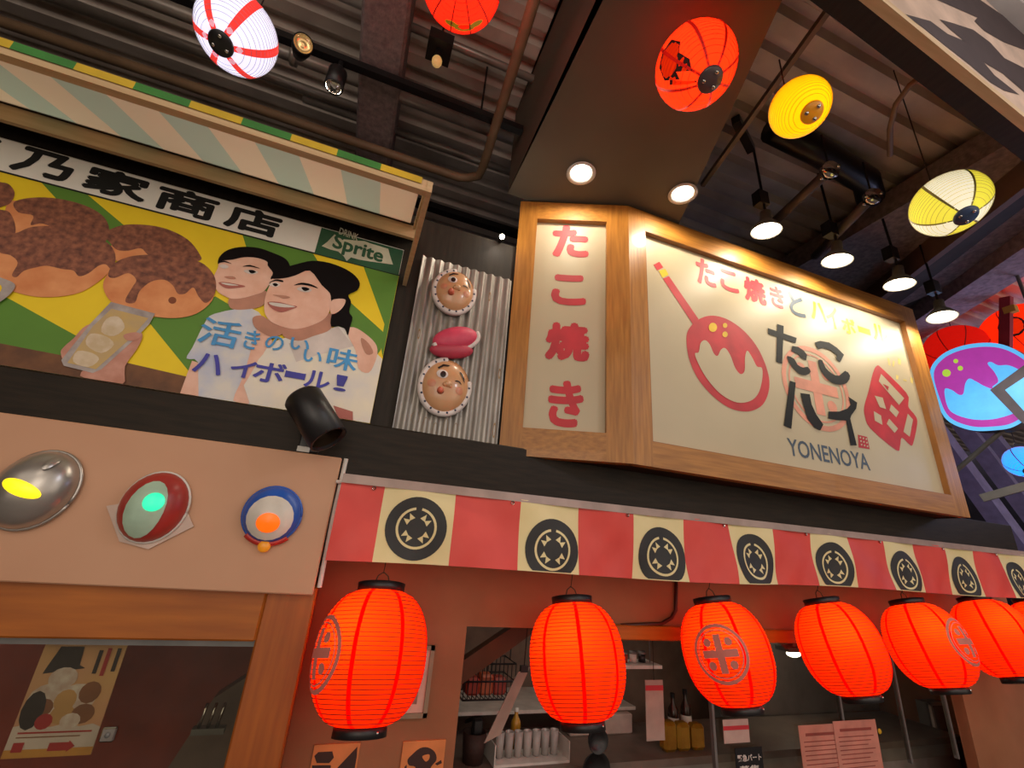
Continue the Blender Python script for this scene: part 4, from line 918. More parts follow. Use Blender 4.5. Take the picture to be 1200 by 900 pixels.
MB().lathe([(.018, .02), (.018, .07), (.0001, .07)], 14, 0, c).build('socket', M['black'], t, True)
MB().box((c.x-.06, c.y-.06, c.z+.07), (c.x+.06, c.y+.06, c.z+.14)).build('holder_box', M['blackmetal'], t)
MB().tube([c+Vector((0, 0, .14)), (c.x, c.y, 4.36)], .006, 6).build('drop_rod', M['blackmetal'], t)
# black ribs / cable trays beyond
for i, (px0, px1, Z, w_, lab) in enumerate((((0, 60), (400, 190), 4.2, .05, 'dark cable tray above the awning'), ((420, 250), (600, 300), 4.0, .06, 'dark joist behind the corrugated sheet, lower one'), ((420, 215), (620, 285), 4.05, .05, 'dark joist behind the corrugated sheet, upper one'))):
    a, b_ = atz(*px0, Z), atz(*px1, Z); y = (a.y+b_.y)/2
    o = MB().box((a.x-1.5, y-.03, Z), (b_.x+.3, y+.03, Z+w_)).build('steel_joist', M['blackmetal']); tag(o, lab, 'joist')
for px0, px1, Z, r_, lab in (((60, 8), (420, 118), 4.22, .03, 'thin grey pipe under the deck left of the beam'), ((470, 30), (640, 96), 4.25, .022, 'thin grey pipe crossing behind the brown conduit'), ((470, 150), (620, 215), 4.2, .026, 'grey pipe low behind the brown conduit bend')):
    a, b_ = atz(*px0, Z), atz(*px1, Z); y = (a.y+b_.y)/2
    run('ceiling_pipe', lab, 'pipe', [(a.x-.6, y, Z), (b_.x, y, Z), (b_.x+.04, y, Z+.03), (b_.x+.05, y, 4.36)], r_, M['pipe'])
# duct with clamps right of the soffit
o = MB().tube([atz(905, 150, 4.24), atz(960, 178, 4.24), atz(1015, 212, 4.24), atz(1020, 232, 4.24)], .085, 14).build('black_duct', M['blackmetal'], None, True); tag(o, 'fat black duct elbow beside the yellow lantern', 'duct')
for i, (a, b_, lab) in enumerate((((972, 200), (905, 262), 'dark pipe hanging from the left chrome clamp'), ((1022, 231), (955, 300), 'dark pipe hanging from the right chrome clamp'))):
    p, q = atz(*a, 3.85), atz(*b_, 3.95)
    t = thing('clamped_pipe', lab, 'pipe', p, 'clamped pipes')
    MB().tube([p, q], .03, 12).build('pipe_run', mat('dull_pipe', (96, 84, 78), .5, metal=.3), t, True)
    d = (q-p).normalized(); MB().tube([p-d*.02, p+d*.015], .05, 14).build('clamp', M['chrome'], t, True)
    for k in range(4):
        b = MB(); b.ball(p+Vector((.05*cos(k*pi/2), .05*sin(k*pi/2), -.012)), .011, n=5); b.build('bolt', M['chrome'], t, True)
    MB().tube([p, (p.x, p.y, 4.13)], .006, 6).build('hanger_rod', M['blackmetal'], t)
a, b_ = atz(985, -8, 4.0), atz(833, 203, 4.0); o = MB().bar(a, b_+(b_-a)*.1, .025, .03).build('steel_rail', mat('rail_brown', (130, 112, 96), .5)); tag(o, 'thin steel rail beside the soffit', 'rail')
o = MB().tube([atz(1085, 85, 4.0), atz(1066, 100, 4.0), atz(1050, 122, 4.0), atz(1043, 150, 4.0), atz(1043, 182, 4.02)], .014, 8).build('curved_conduit', M['conduit'], None, True); tag(o, 'curved brown conduit under the sprayed slab', 'pipe')
o = MB().bar(atz(862, 140, 4.31), atz(880, 175, 4.31), .05, .06).build('deck_brace', M['blackmetal']); tag(o, 'black brace crossing the lit deck near the yellow lantern', 'brace')

# ------------------------------------------------------------------ hanging sign, upper right
hz = 3.30; a = atz(1017, 0, hz); b_ = atz(1200, 148, hz); yy = (a.y+b_.y)/2
a0h, b0h = a, b_; dh = (b0h-a0h).normalized(); PH0 = Plane((a0h.x, a0h.y, 0), dh)
hs = thing('hanging_sign', 'cream hanging sign with black brush strokes at the top right corner', 'sign', (b0h.x, b0h.y, hz))
def hbox(u0, u1, z0, z1, f, bk): return pbox(MB(), PH0, u0, u1, z0, z1, f, bk)
hbox(-.5, 3.2, hz, 4.3, -.012, -.075).build('casing', M['darkwall'], hs)
hbox(-.5, 3.2, hz+.035, 4.3, 0, -.012).build('face', mat('hanging_cream', (222, 190, 164), .5), hs)
hbox(-.5, 3.2, hz, hz+.035, .018, -.012).build('lower_frame', M['pale'], hs)
PH = PH0; LHs = crop(1000, 0, 6)
mb = MB()
for pts in ([(355, 100), (430, 120), (540, 150), (660, 240), (775, 288), (680, 210), (605, 138), (700, 165), (840, 210), (960, 300), (1060, 410), (1200, 480), (1300, 540), (1300, 720), (1200, 650), (1050, 520), (915, 440), (990, 530), (1165, 668), (1060, 640), (960, 580), (820, 460), (640, 320), (480, 190)],
            [(540, -20), (700, 50), (870, 125), (850, 150), (920, 220), (1060, 300), (1200, 352), (1300, 380), (1300, 300), (1200, 250), (1050, 110), (860, -20)]):
    print_px(mb, PH, LHs(pts), 1)
mb.build('brush_strokes', mat('hanging_ink', (70, 56, 54), .6), hs)

# ================================================================== WALL ITEMS BELOW
def quad_board(name, mt, parent, Y, l, t, r, b, th=.006, off=0):
    p0 = aty(l, (t+b)/2, Y); p1 = aty(r, (t+b)/2, Y); zt = aty((l+r)/2, t, Y).z; zb = aty((l+r)/2, b, Y).z
    return MB().box((p0.x, Y-off, zb), (p1.x, Y+th-off, zt)).build(name, mt, parent), (p0.x, p1.x, zb, zt)
c0 = aty(470, 800, 2.28)
t = thing('framed_picture', 'small framed picture half hidden behind the leftmost lantern', 'picture', (c0.x, 2.29, aty(470, 842, 2.28).z))
fx1 = aty(505, 800, 2.28).x; fz1 = aty(500, 757, 2.28).z; fz0 = aty(490, 842, 2.28).z; fx0 = fx1-.24
fm = mat('picture_frame_grey', (150, 138, 112), .5)
for a in ((fx0, fx0+.018, fz0, fz1), (fx1-.018, fx1, fz0, fz1), (fx0, fx1, fz0, fz0+.018), (fx0, fx1, fz1-.018, fz1)): MB().box((a[0], 2.28, a[2]), (a[1], 2.30, a[3])).build('frame_bar', fm, t)
MB().box((fx0+.01, 2.290, fz0+.01), (fx1-.01, 2.30, fz1-.01)).build('mat_board', mat('mat_board', (226, 190, 172), .6), t)
MB().box((fx0+.05, 2.288, fz0+.05), (fx1-.05, 2.29, fz1-.05)).build('print', mat('picture_print', (120, 90, 84), .6, (180, 140, 110), 14), t)
cardm = mat('orange_card', (226, 140, 78), .6); ikm = mat('card_ink', (60, 32, 24), .6)
for i, (l, tp, r, lab) in enumerate(((366, 872, 420, 'orange card with brushed ink shapes below the leftmost lantern'), (471, 868, 521, 'orange card with an ink octopus drawing right of the leftmost lantern'))):
    Y = 2.292; x0 = aty(l, tp+15, Y).x; x1 = aty(r, tp+15, Y).x; z1 = aty((l+r)/2, tp, Y).z
    t = thing('ink_card', lab, 'card', ((x0+x1)/2, Y, z1-.2), 'ink cards on the pink wall')
    MB().box((x0, Y, z1-.2), (x1, Y+.008, z1)).build('card', cardm, t)
    pl = Plane((0, Y, 0), (1, 0, 0)); C9 = crop(340, 840, 1200/220); mb = MB()
    if i == 0:
        for pts in ([(155, 250), (180, 225), (270, 220), (280, 260), (250, 295), (170, 295)], [(140, 310), (260, 308), (258, 380), (140, 380)], [(300, 327), (430, 190), (425, 260), (400, 400), (300, 400)]): print_px(mb, pl, C9(pts), 1, 0)
    else:
        print_px(mb, pl, C9([(750, 275), (780, 240), (830, 200), (880, 195), (925, 225), (935, 275), (900, 320), (880, 380), (800, 380), (800, 320), (760, 310)]), 1, 0, 3)
        print_px(mb, pl, C9([(845, 250), (868, 240), (890, 240), (888, 268), (868, 285), (850, 268)]), 2, 1, 3)
        for pts in ([(925, 300), (965, 275), (970, 295), (940, 310)], [(730, 320), (745, 305), (745, 390), (730, 390)]): print_px(mb, pl, C9(pts), 1, 0)
    mb.build('ink_drawing', [ikm, cardm], t)
# thin black conduit on the wall between lanterns 2 and 3
pts = [aty(793, 655, 2.285), aty(792, 715, 2.285), aty(787, 724, 2.285), aty(775, 731, 2.285), aty(728, 733, 2.285)]
o = MB().tube(pts, .010, 8).build('wall_conduit', mat('wall_conduit', (70, 30, 18), .5), None, True); tag(o, 'thin dark conduit bent along the wall behind the second lantern', 'pipe')

# ------------------------------------------------------------------ poster behind the left window
Y = 2.10; pl = Plane((0, Y, 0), (1, 0, 0)); L5 = crop(0, 680, 4)
x1 = aty(128, 820, Y).x; x0 = aty(28, 820, Y).x; z1 = aty(100, 754, Y).z; z0 = aty(50, 887, Y).z
t = thing('window_poster', 'pink and yellow poster of a figure in a black hat behind the left window', 'poster', ((x0+x1)/2, Y, z0))
MB().box((x0, Y, z0), (x1, Y+.004, z1)).build('sheet', mat('poster_sheet', (214, 150, 130), .6, (224, 180, 110), 3), t)
W_, H_ = x1-x0, z1-z0
def PU(pts): return [(x0+a*W_, z0+b*H_) for a, b in pts]
mb = MB()
print_uv(mb, pl, PU([(.0, .0), (1, 0), (1, .24), (.9, .27), (.75, .25), (.6, .28), (.4, .25), (.2, .29), (0, .26)]), 1, 0)
print_uv(mb, pl, PU([(.0, .0), (1, 0), (1, .07), (0, .07)]), 1.5, 1)
for pts, c in (([(.12, .78), (.2, .97), (.48, .97), (.50, .80), (.58, .77), (.10, .72)], 2), (ell(.36, .68, .17, .10, 14), 3), (ell(.30, .50, .26, .14, 14), 3), (ell(.60, .50, .24, .13, 14), 3), (ell(.25, .42, .12, .08, 12), 4), (ell(.48, .48, .13, .10, 12), 5), (ell(.74, .55, .13, .10, 12), 4), (ell(.5, .36, .14, .09, 12), 5), (ell(.74, .36, .14, .09, 12), 4), (ell(.15, .40, .13, .17, 12), 2), (ell(.32, .30, .10, .07, 12), 6), (ell(.62, .30, .12, .07, 12), 3)):
    print_uv(mb, pl, PU(pts), 2+.3*len(mb.f)/200, c)
for k, (a, b_, h, c) in enumerate(((.68, .72, .22, 2), (.78, .70, .26, 6), (.90, .74, .22, 2))): print_uv(mb, pl, PU([(a, b_), (a+.05, b_), (a+.05, b_+h), (a, b_+h)]), 3, c)
print_uv(mb, pl, PU([(.08, .20), (.92, .20), (.92, .215), (.08, .215)]), 2, 6); print_uv(mb, pl, PU([(.08, .165), (.8, .165), (.8, .175), (.08, .175)]), 2, 4)
print_uv(mb, pl, PU([(.48, .05), (.70, .05), (.70, .035), (.78, .085), (.70, .135), (.70, .12), (.48, .12)]), 3, 6)
print_uv(mb, pl, PU([(.08, .05), (.2, .05), (.2, .13), (.08, .13)]), 3, 6)
mb.build('poster_print', [mat('poster_white', (232, 214, 206), .6), mat('poster_amber', (226, 160, 70), .6), mat('poster_dark', (52, 40, 38), .6), mat('poster_cream', (230, 216, 206), .6, (200, 170, 160), 40), mat('poster_brown', (150, 96, 64), .6), mat('poster_tan', (214, 164, 104), .6), mat('poster_red', (190, 50, 50), .6)], t)
c = aty(130, 858, 2.06); t = thing('glass_clamp', 'square chrome clamp on the left window glass', 'clamp', (c.x, 2.05, c.z-.02))
MB().box((c.x-.02, 2.035, c.z-.02), (c.x+.02, 2.05, c.z+.02), bev=.004).build('plate', M['chrome'], t); MB().ball((c.x, 2.034, c.z), .008, sy=.5, n=5).build('screw', M['grey'], t, True)
c = aty(246, 842, 2.30); t = thing('reflection_fitting', 'small chrome fitting made up for a light reflection in the left window', 'lamp', (c.x, 2.3, c.z-.05))  # rods and base shaped for a light reflection in the window
for k in range(3): MB().tube([(c.x-.03+k*.03, 2.3, c.z-.03), (c.x-.02+k*.03, 2.3, c.z+.05)], .006, 8).build('chrome_rod', M['chrome'], t, True)
MB().box((c.x-.05, 2.29, c.z-.05), (c.x+.06, 2.33, c.z-.03)).build('base', M['grey'], t)

# ================================================================== KITCHEN BEHIND THE HATCH
def kx(px, py, Y): return aty(px, py, Y)
# sloping dark brown bar at the hatch's upper left
o = MB().bar(kx(632, 722, 2.55), kx(520, 800, 2.45), .05, .09).build('slanting_bar', mat('bar_brown', (92, 56, 34), .6)); tag(o, 'dark brown bar slanting across the hatch corner', 'brace')
# wall shelf
Y = 3.2; zA = kx(590, 833, Y).z; xa, xb = kx(520, 833, Y).x, kx(745, 845, Y).x
t = thing('wall_shelf', 'pale kitchen wall shelf behind the second lantern', 'shelf', ((xa+xb)/2, Y, zA)); MB().box((xa, Y, zA-.02), (xb, 3.7, zA)).build('shelf_board', M['white'], t)
for x in (xa+.3, xb-.3): MB().bar((x, 3.68, zA-.2), (x, Y+.05, zA-.02), .02, .02).build('bracket', M['grey'], t)
# wire basket with red packets
Y = 2.75; c = kx(573, 820, Y); bx0, bx1 = kx(543, 810, Y).x, kx(603, 810, Y).x; bz0 = c.z; bz1 = kx(573, 778, Y).z
t = thing('wire_basket', 'black wire basket hanging at the left of the hatch', 'basket', (c.x, Y, bz0)); mb = MB()
for k in range(13):
    x = bx0+(bx1-bx0)*k/12; mb.tube([(x, Y, bz1), (x, Y, bz0), (x, Y+.2, bz0), (x, Y+.2, bz1)], .003, 5)
mb.build('wires', M['black'], t); mb = MB()
for z in (bz0, (bz0+bz1)/2, bz1): mb.tube([(bx0, Y, z), (bx1, Y, z), (bx1, Y+.2, z), (bx0, Y+.2, z), (bx0, Y, z)], .005, 5)
mb.build('rim', M['black'], t)
MB().tube([(bx0, Y+.1, bz1), (bx0, Y+.1, 1.7)], .004, 5).build('hanger', M['black'], t); MB().tube([(bx1, Y+.1, bz1), (bx1, Y+.1, 1.7)], .004, 5).build('hanger', M['black'], t)
for k in range(3):
    x = bx0+.03+(bx1-bx0-.06)*(k+.5)/3; o = MB().box((x-.04, Y+.05, bz0+.004), (x+.04, Y+.14, bz0+.09+.015*(k % 2)), bev=.012).build('snack_packet', mat('packet_red%d' % (k % 2), ((178, 60, 44), (196, 96, 60))[k % 2], .4)); tag(o, ('left', 'middle', 'right')[k]+' red packet inside the wire basket', 'packet', 'packets in the wire basket')
# hanging paper roll
p, q = kx(614, 785, 2.48), kx(577, 866, 2.48); t = thing('paper_sheet', 'grey paper sheet hanging slantwise in front of the shelf', 'paper', q)
d = (q-p); s_ = Vector((.075, .02, .02)); MB().slab([p-s_*.5, p+s_*.5, q+s_*.6, q-s_*.6], (0, .006, 0)).build('sheet', mat('sheet_grey', (176, 158, 146), .7), t)
MB().tube([p, (p.x+.02, p.y, 1.7)], .003, 5).build('string', M['rope'], t); MB().box(tuple(p+Vector((-.02, -.008, -.01))), tuple(p+Vector((.02, .01, .02)))).build('clip', M['black'], t)
# rear counter with things on it
zc = kx(640, 897, 2.75).z; t = thing('kitchen_counter', 'pale counter at the back of the hatch', 'counter', (2.3, 3.0, 0)); MB().box((.4, 2.72, zc-.04), (4.9, 3.3, zc)).build('worktop', mat('worktop_grey', (120, 104, 94), .5), t); MB().box((.42, 2.76, 0), (4.88, 3.28, zc-.04)).build('cabinet_body', mat('cabinet_grey', (150, 138, 130), .6), t)
# drying rack with tumblers
x0, x1 = kx(577, 880, 2.8).x, kx(664, 880, 2.8).x; t = thing('glass_rack', 'clear plastic rack of tumblers on the counter', 'rack', ((x0+x1)/2, 2.85, zc)); tumb = mat('clear_tumbler', (206, 196, 190), .1, trans=.3)
mb = MB(); mb.box((x0, 2.76, zc), (x1, 2.94, zc+.012)); mb.box((x0, 2.76, zc+.012), (x0+.006, 2.94, zc+.10)); mb.box((x1-.006, 2.76, zc+.012), (x1, 2.94, zc+.10)); mb.build('tray', mat('tray_white', (220, 212, 204), .4), t)
nT = 7
for k in range(nT):
    x = x0+.03+(x1-x0-.06)*(k+.5)/nT; r_ = min(.03, (x1-x0-.06)/nT*.46)
    o = MB().lathe([(.0001, .012), (r_*.8, .012), (r_, .13), (r_*.93, .13), (r_*.75, .02), (.0001, .02)], 16, 0, (x, 2.85, zc+.001)).build('tumbler', tumb, None, True); tag(o, ('first', 'second', 'third', 'fourth', 'fifth', 'sixth', 'last')[k]+' clear tumbler from the left in the plastic rack', 'glass', 'tumblers in the rack')
# dark basket and bottles
c = kx(560, 890, 2.76); t = thing('dark_basket', 'dark woven basket at the left end of the counter', 'basket', (c.x, 2.85, zc)); MB().lathe([(.0001, 0), (.055, 0), (.068, .14), (.060, .14), (.05, .01)], 18, 0, (c.x, 2.85, zc)).build('body', mat('basket_dark', (58, 32, 26), .7, bump=.5), t, True); MB().box((c.x-.02, 2.83, zc+.10), (c.x+.04, 2.87, zc+.2), bev=.01).build('dark_lid', M['black'], t)
def bottle(name, label, px, py_base, Y, z, h, r_, mt, capm, labm=None, group=None):
    c = kx(px, py_base, Y); t = thing(name, label, 'bottle', (c.x, Y, z), group)
    MB().lathe([(.0001, 0), (r_, 0), (r_, h*.6), (r_*.85, h*.68), (r_*.38, h*.8), (r_*.36, h*.93)], 18, 0, (c.x, Y, z)).build('body', mt, t, True)
    MB().lathe([(r_*.42, h*.9), (r_*.42, h), (.0001, h)], 14, 0, (c.x, Y, z)).build('cap', capm, t, True)
    if labm: MB().lathe([(r_*1.02, h*.15), (r_*1.02, h*.5)], 18, 0, (c.x, Y, z)).build('label_band', labm, t, True)
    return t
gold_ = mat('oil_gold', (190, 140, 40), .25); bottle('sauce_bottle', 'yellow sauce bottle on the counter by the rack', 603, 872, 3.0, zc, .2, .03, gold_, M['white'])
# white cutting board / box
x0, x1 = kx(668, 870, 3.1).x, kx(742, 870, 3.1).x; o = MB().box((x0, 3.1, zc), (x1, 3.16, kx(700, 838, 3.1).z), bev=.008).build('cutting_board', mat('board_white', (196, 176, 166), .6)); tag(o, 'white cutting board propped behind the second lantern', 'cutting board')
# hanging black pans
for i, (px, py, r_, Y, lab) in enumerate(((698, 866, .060, 2.55, 'round black pan hanging under the second lantern'), (696, 900, .085, 2.62, 'lower black wok hanging beneath the round pan'))):
    c = kx(px, py, Y); t = thing('black_pan', lab, 'pan', (c.x, Y, c.z-r_), 'hanging pans')
    MB().lathe([(.0001, 0), (r_*.8, 0), (r_, -.03), (r_*.96, -.032), (r_*.76, -.006), (.0001, -.006)], 26, 0, (c.x, Y, c.z), (0, 1, 0)).build('bowl', M['black'], t, True)
    MB().bar((c.x, Y, c.z+r_*.9), (c.x, Y, c.z+r_*.9+.13), .014, .006, up=(0, 1, 0)).build('handle', M['blackmetal'], t)
    MB().tube([(c.x, Y, c.z+r_*.9+.12), (c.x, Y, 1.7)], .003, 5).build('hook_wire', M['blackmetal'], t)
# bracket shelf upper right of lantern 2
Y = 2.7; pA = kx(728, 778, Y); pB = kx(784, 762, 2.55)
t = thing('bracket_shelf', 'small white shelf holding condiments right of the second lantern', 'shelf', pA)
MB().bar(pA+Vector((-.1, 0, 0)), (pB.x, Y, pA.z), .16, .018).build('shelf_board', M['white'], t); MB().tube([(pA.x-.05, Y, pA.z), (pA.x-.05, Y, 1.7)], .004, 5).build('hanger', M['grey'], t); MB().tube([(pB.x-.03, Y, pA.z), (pB.x-.03, Y, 1.7)], .004, 5).build('hanger', M['grey'], t)
for k, (dx, mt, lab) in enumerate(((.02, mat('jar_red', (190, 60, 40), .4), 'red lidded jar on the small white shelf'), (.085, M['white'], 'white jar on the small white shelf'), (.15, M['black'], 'black jar on the small white shelf'))):
    x = pA.x+dx; t = thing('spice_jar', lab, 'jar', (x, Y, pA.z+.0105), 'jars on the small shelf'); MB().lathe([(.0001, 0), (.022, 0), (.022, .045), (.0001, .045)], 16, 0, (x, Y, pA.z+.0105)).build('body', mt, t, True); MB().lathe([(.024, .045), (.024, .06), (.0001, .06)], 16, 0, (x, Y, pA.z+.0105)).build('lid', M['grey'], t, True)
# hanging card with red stripe
Y = 2.45; x0, x1 = kx(757, 832, Y).x, kx(778, 832, Y).x; z1, z0 = kx(762, 797, Y).z, kx(770, 868, Y).z
t = thing('hanging_card', 'grey hanging price card with a red stripe', 'card', ((x0+x1)/2, Y, z0)); MB().box((x0, Y, z0), (x1, Y+.004, z1)).build('card', mat('card_grey', (178, 156, 146), .6), t); MB().box((x0, Y-.002, z1-.05), (x1, Y, z1-.025)).build('red_stripe', M['red'], t)
MB().tube([((x0+x1)/2, Y+.002, z1), ((x0+x1)/2, Y+.002, 1.7)], .002, 5).build('string', M['rope'], t)
# bottles and gold packs on the counter
for k, (px, h, mt, lab) in enumerate(((790, .27, mat('bottle_dark', (48, 30, 22), .2), 'dark bottle with a pale label on the back counter, left one'), (805, .29, MATS['bottle_dark'], 'dark bottle with a pale label on the back counter, right one'))): bottle('sake_bottle', lab, px, 860, 2.95, zc, h, .035, mt, M['ink'], M['white'], 'sake bottles')
for k, px in enumerate((786, 802, 819)):
    c = kx(px, 880, 2.8); o = MB().box((c.x-.05, 2.78, zc), (c.x+.05, 2.86, zc+.16-.01*k), bev=.02).build('gold_pack', mat('gold_foil', (176, 132, 40), .3, (150, 104, 26), 12, metal=.4)); tag(o, ('left', 'middle', 'right')[k]+' gold foil pack standing on the counter', 'packet', 'gold packs')
# lit hood behind glass
Y = 3.0; c = kx(930, 766, Y); t = thing('hood_lamp', 'bright oval lamp under the cooker hood behind the fourth lantern', 'lamp', (c.x, Y, c.z)); MB().ball(c, .07, sz=.35, sy=.5, n=8).build('lamp_face', mat('hood_lamp_face', (255, 250, 240), .3, emit=(255, 236, 214), es=7), t, True); MB().box((c.x-.12, Y-.06, c.z+.02), (c.x+.12, Y+.06, c.z+.05)).build('holder', M['grey'], t); MB().box((c.x-.02, Y-.02, c.z+.05), (c.x+.02, Y+.02, 1.7)).build('stem', M['grey'], t)
light('hood_lamp_bulb', 'POINT', c+Vector((0, -.02, -.06)), 2.2, (1, .88, .74), .05, parent=t)
light('kitchen_lamp', 'AREA', (1.4, 2.9, 1.68), 1.6, (1, .84, .68), .5, (1.4, 2.9, 0))
o = MB().box((kx(848, 800, 3.3).x, 3.32, zc), (4.9, 3.36, 1.69)).build('steel_splashback', mat('splash_steel', (112, 98, 94), .4, metal=.3)); tag(o, 'dull steel splashback behind the menu sheets', 'panel')
# glass screen with slim posts
t = thing('glass_screen', 'glass sneeze screen with slim metal posts at the right half of the hatch', 'screen', (2.7, YR+.1, .62))
xg = [kx(846, 850, YR+.02).x, kx(1002, 860, YR+.02).x, kx(1066, 820, YR+.02).x, 4.2]
for i in range(3): MB().box((xg[i]+.008, YR+.087, .6), (xg[i+1]-.008, YR+.093, 1.36)).build('pane', M['glass'], t)
for x in xg: MB().box((x-.008, YR+.078, .58), (x+.008, YR+.102, 1.38)).build('post', M['grey'], t)
# menu sheets
Y = YR+.070; menu = mat('menu_paper', (206, 140, 122), .6); mtx = mat('menu_text', (150, 70, 60), .6)
for i, (l, tp, r_, lab) in enumerate(((944, 849, 992, 'left pink menu sheet taped to the glass screen'), (985, 844, 1024, 'right pink menu sheet overlapping its neighbour on the glass screen'))):
    x0, x1 = kx(l-6, 872, Y).x, kx(r_+6, 872, Y).x; z1 = kx((l+r_)/2-8, tp, Y).z; t = thing('menu_sheet', lab, 'menu', ((x0+x1)/2, Y-.003*i, z1-.3), 'menu sheets')
    yy_ = Y-.0035*i; MB().box((x0, yy_, z1-.3), (x1, yy_+.002, z1)).build('sheet', menu, t); mb = MB()
    mb.box((x0+.05, yy_-.0006, z1-.055), (x1-.05, yy_, z1-.04))
    for k in range(9): mb.box((x0+.03, yy_-.0006, z1-.085-k*.022), (x1-.04-.03*((k*7) % 3), yy_, z1-.080-k*.022))
    mb.build('text_lines', mtx, t)
# recruiting notice and card
Y = YR+.070; x0, x1 = kx(862, 888, Y).x, kx(894, 888, Y).x; z1 = kx(876, 876, Y).z
t = thing('black_notice', 'black notice with white lettering beside the menu sheets', 'notice', ((x0+x1)/2, Y, z1-.16)); MB().box((x0, Y, z1-.16), (x1, Y+.003, z1)).build('board', M['ink'], t); mb = MB(); pl = Plane((0, Y, 0), (1, 0, 0)); text_uv(mb, pl, '緊急パート', x0+.012, x1-.012, z1-.062, z1-.03, 1, 0, .02); text_uv(mb, pl, '募集', x0+.02, x1-.03, z1-.115, z1-.08, 1, 0, .02); mb.build('lettering', M['white'], t)
x0, x1 = kx(848, 858, Y).x, kx(878, 858, Y).x; z1 = kx(860, 843, Y).z; t = thing('price_card', 'pale card with a red stripe above the black notice', 'card', ((x0+x1)/2, Y, z1-.11)); MB().box((x0, Y, z1-.11), (x1, Y+.003, z1)).build('card', mat('card_pale', (190, 168, 158), .6), t); MB().box((x0, Y-.001, z1-.05), (x1, Y, z1-.03)).build('red_stripe', M['red'], t)
for i, (px, py, lab) in enumerate(((1031, 857, 'round yellow sticker right of the menu sheets'), (888, 880, 'round yellow sticker by the black notice'))):
    c = kx(px, py, YR+.076); o = MB().lathe([(.0001, -.003), (.014, -.002), (.016, .002), (.0001, .002)], 16, 0, c, (0, 1, 0)).build('sticker', M['gold'], None, True); tag(o, lab, 'sticker', 'yellow stickers')
# white wall vent with utensils
Y = 2.9; x0, x1 = kx(1096, 850, Y).x, kx(1146, 850, Y).x; z1, z0 = kx(1112, 823, Y).z, kx(1130, 874, Y).z
t = thing('utensil_rack', 'white frame holding long utensils at the right of the kitchen', 'rack', ((x0+x1)/2, Y, z0))
for a in ((x0, x0+.02, z0, z1), (x1-.02, x1, z0, z1), (x0, x1, z0, z0+.02), (x0, x1, z1-.02, z1)): MB().box((a[0], Y, a[2]), (a[1], Y+.02, a[3])).build('frame_bar', M['white'], t)
MB().box((x0, Y+.02, z0), (x1, Y+.026, z1)).build('back', M['grey'], t)
for k in range(3): o = MB().tube([(x0+(x1-x0)*(k+1)/4, Y-.008, z0+.03), (x0+(x1-x0)*(k+1)/4, Y-.008, z1-.04)], .008, 8).build('utensil', M['chrome'], None, True); tag(o, ('left', 'middle', 'right')[k]+' utensil in the white frame', 'utensil', 'utensils in the frame')
MB().box((x0-.02, Y+.026, z0), (x1+.02, 3.0, zc-.05)).build('support', M['grey'], t) if zc < z0 else MB().box((x0-.02, Y+.026, zc+.001), (x1+.02, 3.0, z1)).build('support', M['grey'], t)

# ================================================================== RIGHT BACKGROUND
XT = 4.9; PX = Plane((XT, 0, 0), (0, -1, 0)); LR2 = crop(1080, 380, 900/280)
ts = thing('round_lightbox', 'glowing round takoyaki lightbox in pink and cyan beyond the sign', 'lightbox', (XT, 2.0, 2.9))
outer = [(32, 180), (70, 120), (140, 85), (230, 70), (310, 78), (385, 115), (440, 170), (450, 240), (420, 330), (350, 385), (270, 400), (180, 398), (95, 360), (55, 280)]
Q = [PX.pt(*PX.hit(*p)) for p in smooth2(LR2(outer), 5)]
cyan = mat('lightbox_cyan', (110, 190, 240), .4, emit=(96, 190, 246), es=.85); magenta = mat('lightbox_pink', (190, 70, 170), .4, emit=(186, 64, 168), es=.7); lime = mat('lightbox_lime', (190, 220, 80), .4, emit=(180, 214, 70), es=.8)
MB().slab(Q, (.12, 0, 0)).build('casing', M['grey'], ts)
mb = MB(); print_px(mb, PX, LR2(outer), 1, 0, 5)
cxo, cyo = 240, 236
print_px(mb, PX, LR2([(cxo+(a-cxo)*.93, cyo+(b-cyo)*.91) for a, b in outer]), 2, 1, 5)
print_px(mb, PX, LR2([(88, 245), (115, 248), (140, 265), (158, 262), (165, 225), (180, 205), (205, 215), (235, 232), (270, 245), (268, 235), (290, 215), (275, 180), (250, 150), (262, 142), (290, 155), (330, 155), (380, 180), (420, 230), (400, 300), (350, 335), (270, 358), (190, 358), (120, 335), (95, 300)]), 3, 0, 4)
for e in ((95, 184, 16, 14), (130, 139, 9, 8), (147, 166, 10, 9)): print_px(mb, PX, LR2(ell(*e)), 4, 2)
mb.build('lit_face', [cyan, magenta, lime], ts)
sa, sb = PX.hit(*(1175, 347)), PX.hit(*(1172, 403)); 
mb = MB(); mb.bar(PX.pt(sa[0], sa[1], -.05), PX.pt(sb[0], sb[1]-.05, -.05), .07, .05, 0, up=(1, 0, 0)); mb.build('stick', mat('stick_red', (170, 40, 50), .5), ts)
yb1 = sa[1]-.09; mb = MB(); mb.bar(PX.pt(sa[0], yb1, -.05), PX.pt(sa[0], yb1-.06, -.05), .074, .056, 0, up=(1, 0, 0)); mb.build('stick_band', mat('stick_gold', (226, 160, 60), .5), ts)
MB().tube([(XT+.06, 1.95, 2.9), (XT+.06, 2.35, 2.6)], .02, 8).build('bracket', M['grey'], ts)
light('lightbox_glow', 'POINT', (XT-.25, 1.95, 3.2), 1.6, (.55, .7, 1), .2, parent=ts)
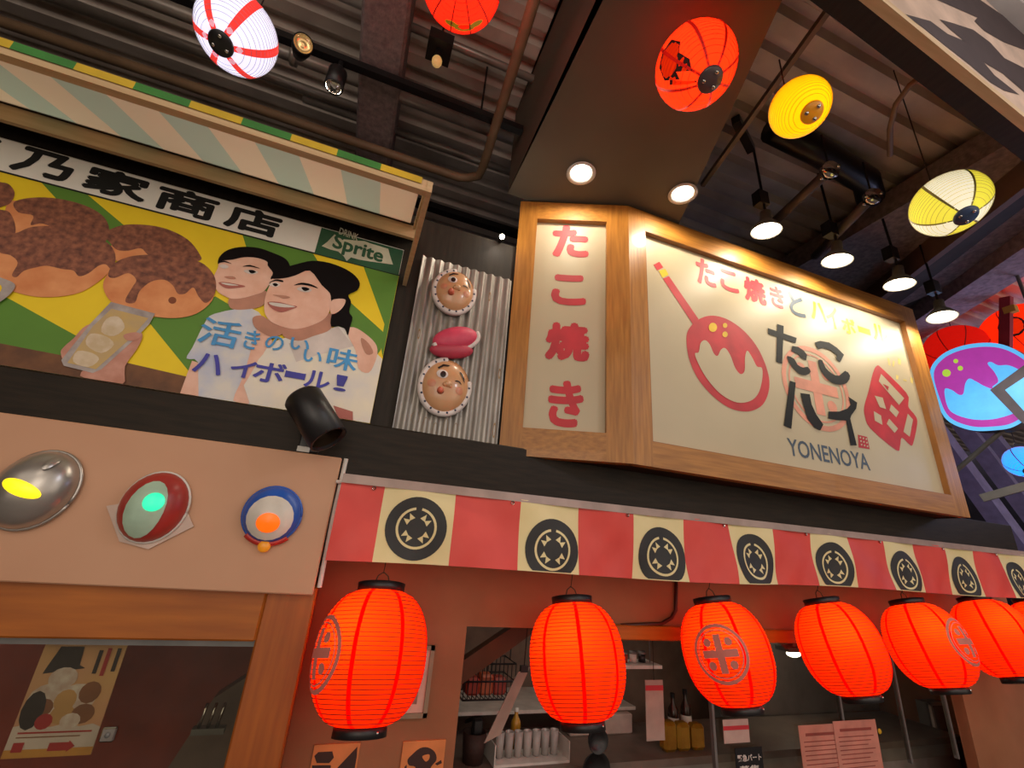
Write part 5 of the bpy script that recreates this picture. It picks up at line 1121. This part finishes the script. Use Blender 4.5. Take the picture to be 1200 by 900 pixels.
# grey framed lightbox
XG = 4.6; PG = Plane((XG, 0, 0), (0, -1, 0))
gb = thing('framed_lightbox', 'grey framed blue lightbox cut by the right edge', 'lightbox', (XG, 1.5, 2.9))
o1 = [(1160, 457), (1204, 425), (1290, 440), (1250, 530), (1196, 494)]; i1 = [(1178, 457), (1208, 437), (1275, 448), (1245, 515), (1204, 486)]
MB().slab([PG.pt(*PG.hit(*p)) for p in o1], (.08, 0, 0)).build('frame', mat('lightbox_frame', (110, 104, 120), .5), gb)
mb = MB(); print_px(mb, PG, i1, 2); mb.build('lit_face', cyan, gb)
h = PG.pt(*PG.hit(1230, 430)); MB().tube([(XG+.04, h.y, h.z-.02), (XG+.04, h.y, 4.36)], .012, 8).build('drop_rod', M['grey'], gb)
def backlant(label, px, dist_w, D, body, cap_px, nst=8, emb=None): return globe('ceiling_lantern', label, px, D, .95, cap_px, body, (MATS['red_seam'], MATS['red_rib']), nst, MATS['lantern_cap_grey'], dist_w, .004, emb=emb, bulb=.6)
backlant('orange lantern with a black ring print behind the lightbox stick', (1200, 394), 78, .62, opap, (1218, 418), 8, (MATS['lantern_brush'], (1190, 388), [ell(0, .1, .3, .3, 16)]))
backlant('dim red lantern peeping out behind the round lightbox', (1122, 412), 62, .52, paper('dim_red_paper', (200, 30, 20), (200, 24, 14), .5), (1125, 425))
backlant('blue globe lamp low at the right edge', (1200, 541), 36, .30, paper('blue_paper', (60, 170, 240), (40, 160, 240), .9), (1207, 552), 6)
light('blue_fill', 'POINT', (6.0, 1.2, 3.0), 34, (.55, .6, 1), .3)  # unseen lamp added to wash the right background in blue
# neighbouring building edge: stepped blue-grey slanting trims
stl = mat('neighbour_blue', (150, 142, 186), .6)
for i, (a, b_, w_) in enumerate((((1085, 490), (1205, 655), .22), ((1125, 495), (1235, 640), .10), ((1150, 500), (1265, 640), .16))):
    p, q = aty(*a, 3.6), aty(*b_, 3.4); q = p+(q-p)*(p.z/(p.z-q.z)) if p.z > q.z+.1 else q; o = MB().bar(p, q, w_*.8, .2, up=(0, 1, 0)).build('stair_stringer', stl); tag(o, ('widest', 'narrow middle', 'right-hand')[i]+' blue-grey slanting stringer of the neighbouring stair', 'stringer', 'stair stringers')
o = MB().bar(aty(1150, 584, 2.2), aty(1215, 566, 1.9), .04, .06).build('projecting_pole', M['grey']); tag(o, 'grey metal bracket arm at the right of the sign', 'bracket')
